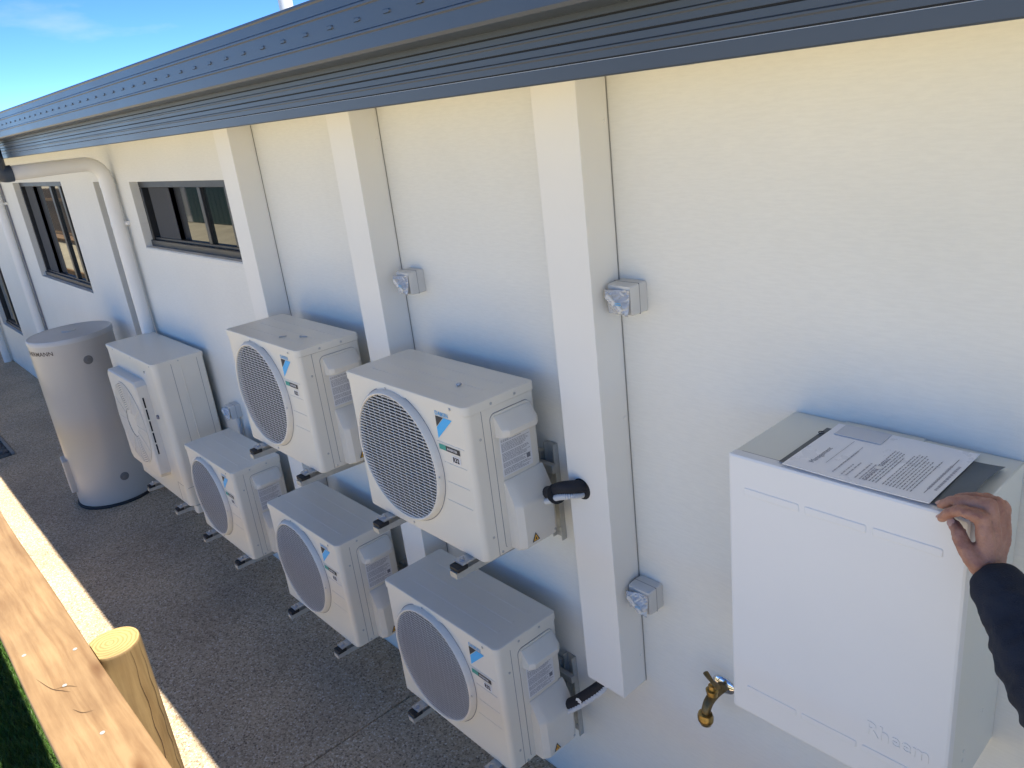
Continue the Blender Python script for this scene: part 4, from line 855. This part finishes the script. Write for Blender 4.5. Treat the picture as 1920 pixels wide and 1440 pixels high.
# clothes
bm = bmesh.new(); fdir = (el - wrist).normalized(); c0 = wrist + fdir * .020
cone_chain(bm, [c0 + fdir * .014 + Vector((.004, 0, .002)), c0 + fdir * .056 + Vector((.006, 0, .004))], [.047, .051])                                     # turned-up cuff
cone_chain(bm, [c0 + fdir * .055, c0 + fdir * .10, wrist * .4 + el * .6, el, el * .5 + sh * .5, sh], [.046, .051, .058, .062, .068, .078], 18)
cone_chain(bm, [sh, K(.13, -.62, 1.46), K(.16, -.66, 1.43)], [.078, .10, .125]); cone_chain(bm, [K(.16, -.66, 1.43), sh2], [.125, .078])
cone_chain(bm, [K(.16, -.60, 1.40), K(.19, -.58, 1.15), K(.21, -.58, .92)], [.13, .135, .14]); cone_chain(bm, [K(.16, -.73, 1.40), K(.19, -.73, 1.15), K(.21, -.73, .92)], [.13, .135, .14])
cone_chain(bm, [sh2, K(.20, -.93, 1.20), K(.12, -.92, 1.0)], [.076, .060, .046])
def wrinkle(c):
    t = (c - wrist).dot(fdir); return .0036 * mnoise.noise(Vector((c.x * 20, c.y * 20, c.z * 20))) + .0030 * mnoise.noise(c * 48) + .0016 * math.sin(t * 130 + 7 * mnoise.noise(c * 14)) * (1 if t > .06 else .3)
remesh(bm, "shirt", MT['navycloth'], per, .0050, 5, .5, wrinkle)
side = fdir.cross(Vector((0, 0, 1))).normalized()
bm = bmesh.new(); pp = c0 + fdir * .075 + Vector((.047, .022, .022)); cone_chain(bm, [pp, pp + fdir * .06], [.012, .014]); remesh(bm, "sleeve_stripe", MT['hivis'], per, .004, 3)
bm = bmesh.new(); cone_chain(bm, [K(.21, -.60, .98), K(.21, -.60, .90)], [.135, .13]); cone_chain(bm, [K(.21, -.72, .98), K(.21, -.72, .90)], [.135, .13])
for s in (-1, 1): y = -.66 + s * .10; cone_chain(bm, [K(.21, y, .92), K(.20, y, .50), K(.24, y, .13)], [.115, .085, .072])
remesh(bm, "trousers", MT['trousers'], per, .009, 4)
bm = bmesh.new()
for s in (-1, 1): y = -.66 + s * .10; cone_chain(bm, [K(.25, y, .14), K(.245, y, .055), K(.10, y, .045)], [.056, .055, .045])
remesh(bm, "boots", MT['boot'], per, .008, 3)
bm = bmesh.new(); cone_chain(bm, [headc + Vector((.03, 0, .03)), headc + Vector((.005, 0, .055))], [.088, .082]); remesh(bm, "hair", MT['hair'], per, .006, 2, .5, lambda c: .003 * mnoise.noise(c * 60))
for s in (-1, 1):
    bm = bmesh.new(); bmesh.ops.create_uvsphere(bm, u_segments=10, v_segments=6, radius=.011, matrix=Matrix.Translation(headc + Vector((-.078, s * .032, .012)))); finish(bm, "eye", MT['white'], body)

# ------------------------------------------------------------------ what lies behind the camera (seen mirrored in the windows)
shed = thing("garden_shed", "teal clad shed with white corner trim and door across the lawn", "shed", (-26, -8.5, -.03))
B("wall", MT['shed'], shed, -9, 6, -3, 0, 0, 1.75, .01, 1); B("corner_trim", MT['trim'], shed, 5.9, 6.02, -.02, .03, 0, 1.75); B("corner_trim", MT['trim'], shed, -3.2, -2.8, -.02, .03, 0, 1.75)
bm = bmesh.new(); loft(bm, [[(x, y, z) for y, z in ((-3.2, 1.76), (.2, 1.76), (.2, 1.84), (-1.5, 2.5), (-3.2, 1.84))] for x in (-9.2, 6.2)]); finish(bm, "roof", MT['trim'], shed)
bm = bmesh.new()
for i in range(40): box(bm, -9 + i * .375, -8.97 + i * .375, .0005, .012, 0, 1.75)
finish(bm, "cladding_battens", MT['shed'], shed)
pal = thing("paling_fence", "brown timber paling fence standing beyond the lawn", "fence", (-31, -4.5, -.05))
bm = bmesh.new(); loft(bm, [[(x, y, z) for x, z in ((-.070, 0), (.070, 0), (.070, 1.76), (.045, 1.80), (-.045, 1.80), (-.070, 1.76))] for y in (-.009, .009)]); pm = finish(bm, "paling", MT['paling'], pal, smooth=False); pr_ = random.Random(4)
for k in range(130):
    c = pm if k == 0 else link("paling", pm.data, pal); c.location = (-9.7 + k * .149, pr_.uniform(-.003, .003), pr_.uniform(-.012, .012))
for z in (.35, 1.45): B("fence_rail", MT['rail'], pal, -9.9, 9.8, .0135, .052, z - .04, z + .04, .003, 1)
def tree(x, y, h, lab, seed):
    r = random.Random(seed); t = thing("tree", lab, "tree", (x, y, -.03))
    bm = bmesh.new(); tube(bm, bez([(0, 0, 0), (.05, .03, h * .25), (-.05, .05, h * .5), (0, 0, h * .8)], 6), [.16 - .12 * i / 18 for i in range(19)], 9)
    for k in range(5): a = r.uniform(0, 6.28); tube(bm, bez([(0, 0, h * (.35 + .08 * k)), (math.cos(a) * h * .12, math.sin(a) * h * .12, h * (.5 + .07 * k)), (math.cos(a) * h * .25, math.sin(a) * h * .25, h * (.6 + .07 * k))], 4), [.06 - .045 * i / 8 for i in range(9)], 6)
    finish(bm, "trunk", MT['bark'], t); V = []; F = []
    for i in range(5000):
        c = Vector((r.gauss(0, 1), r.gauss(0, 1), r.gauss(0, .8))).normalized() * (r.random() ** .4); c = Vector((c.x * h * .32, c.y * h * .32, h * .68 + c.z * h * .32)) * 1.0
        if mnoise.noise(c * .9 + Vector((seed, 0, 0))) < -.12: continue
        a = Vector((r.gauss(0, 1), r.gauss(0, 1), r.gauss(0, 1))).normalized() * .11; b = a.orthogonal().normalized() * .05; k = len(V); V += [c - a, c + b, c + a, c - b]; F.append((k, k + 1, k + 2, k + 3))
    me = bpy.data.meshes.new("crown"); me.from_pydata(V, [], F); me.materials.append(MT['leaf']); link("crown", me, t)
tree(-40, -16, 6.5, "taller leafy tree beyond the teal shed", 2); tree(-16, -19, 5.0, "shorter leafy tree on the open lawn behind the fence", 5)
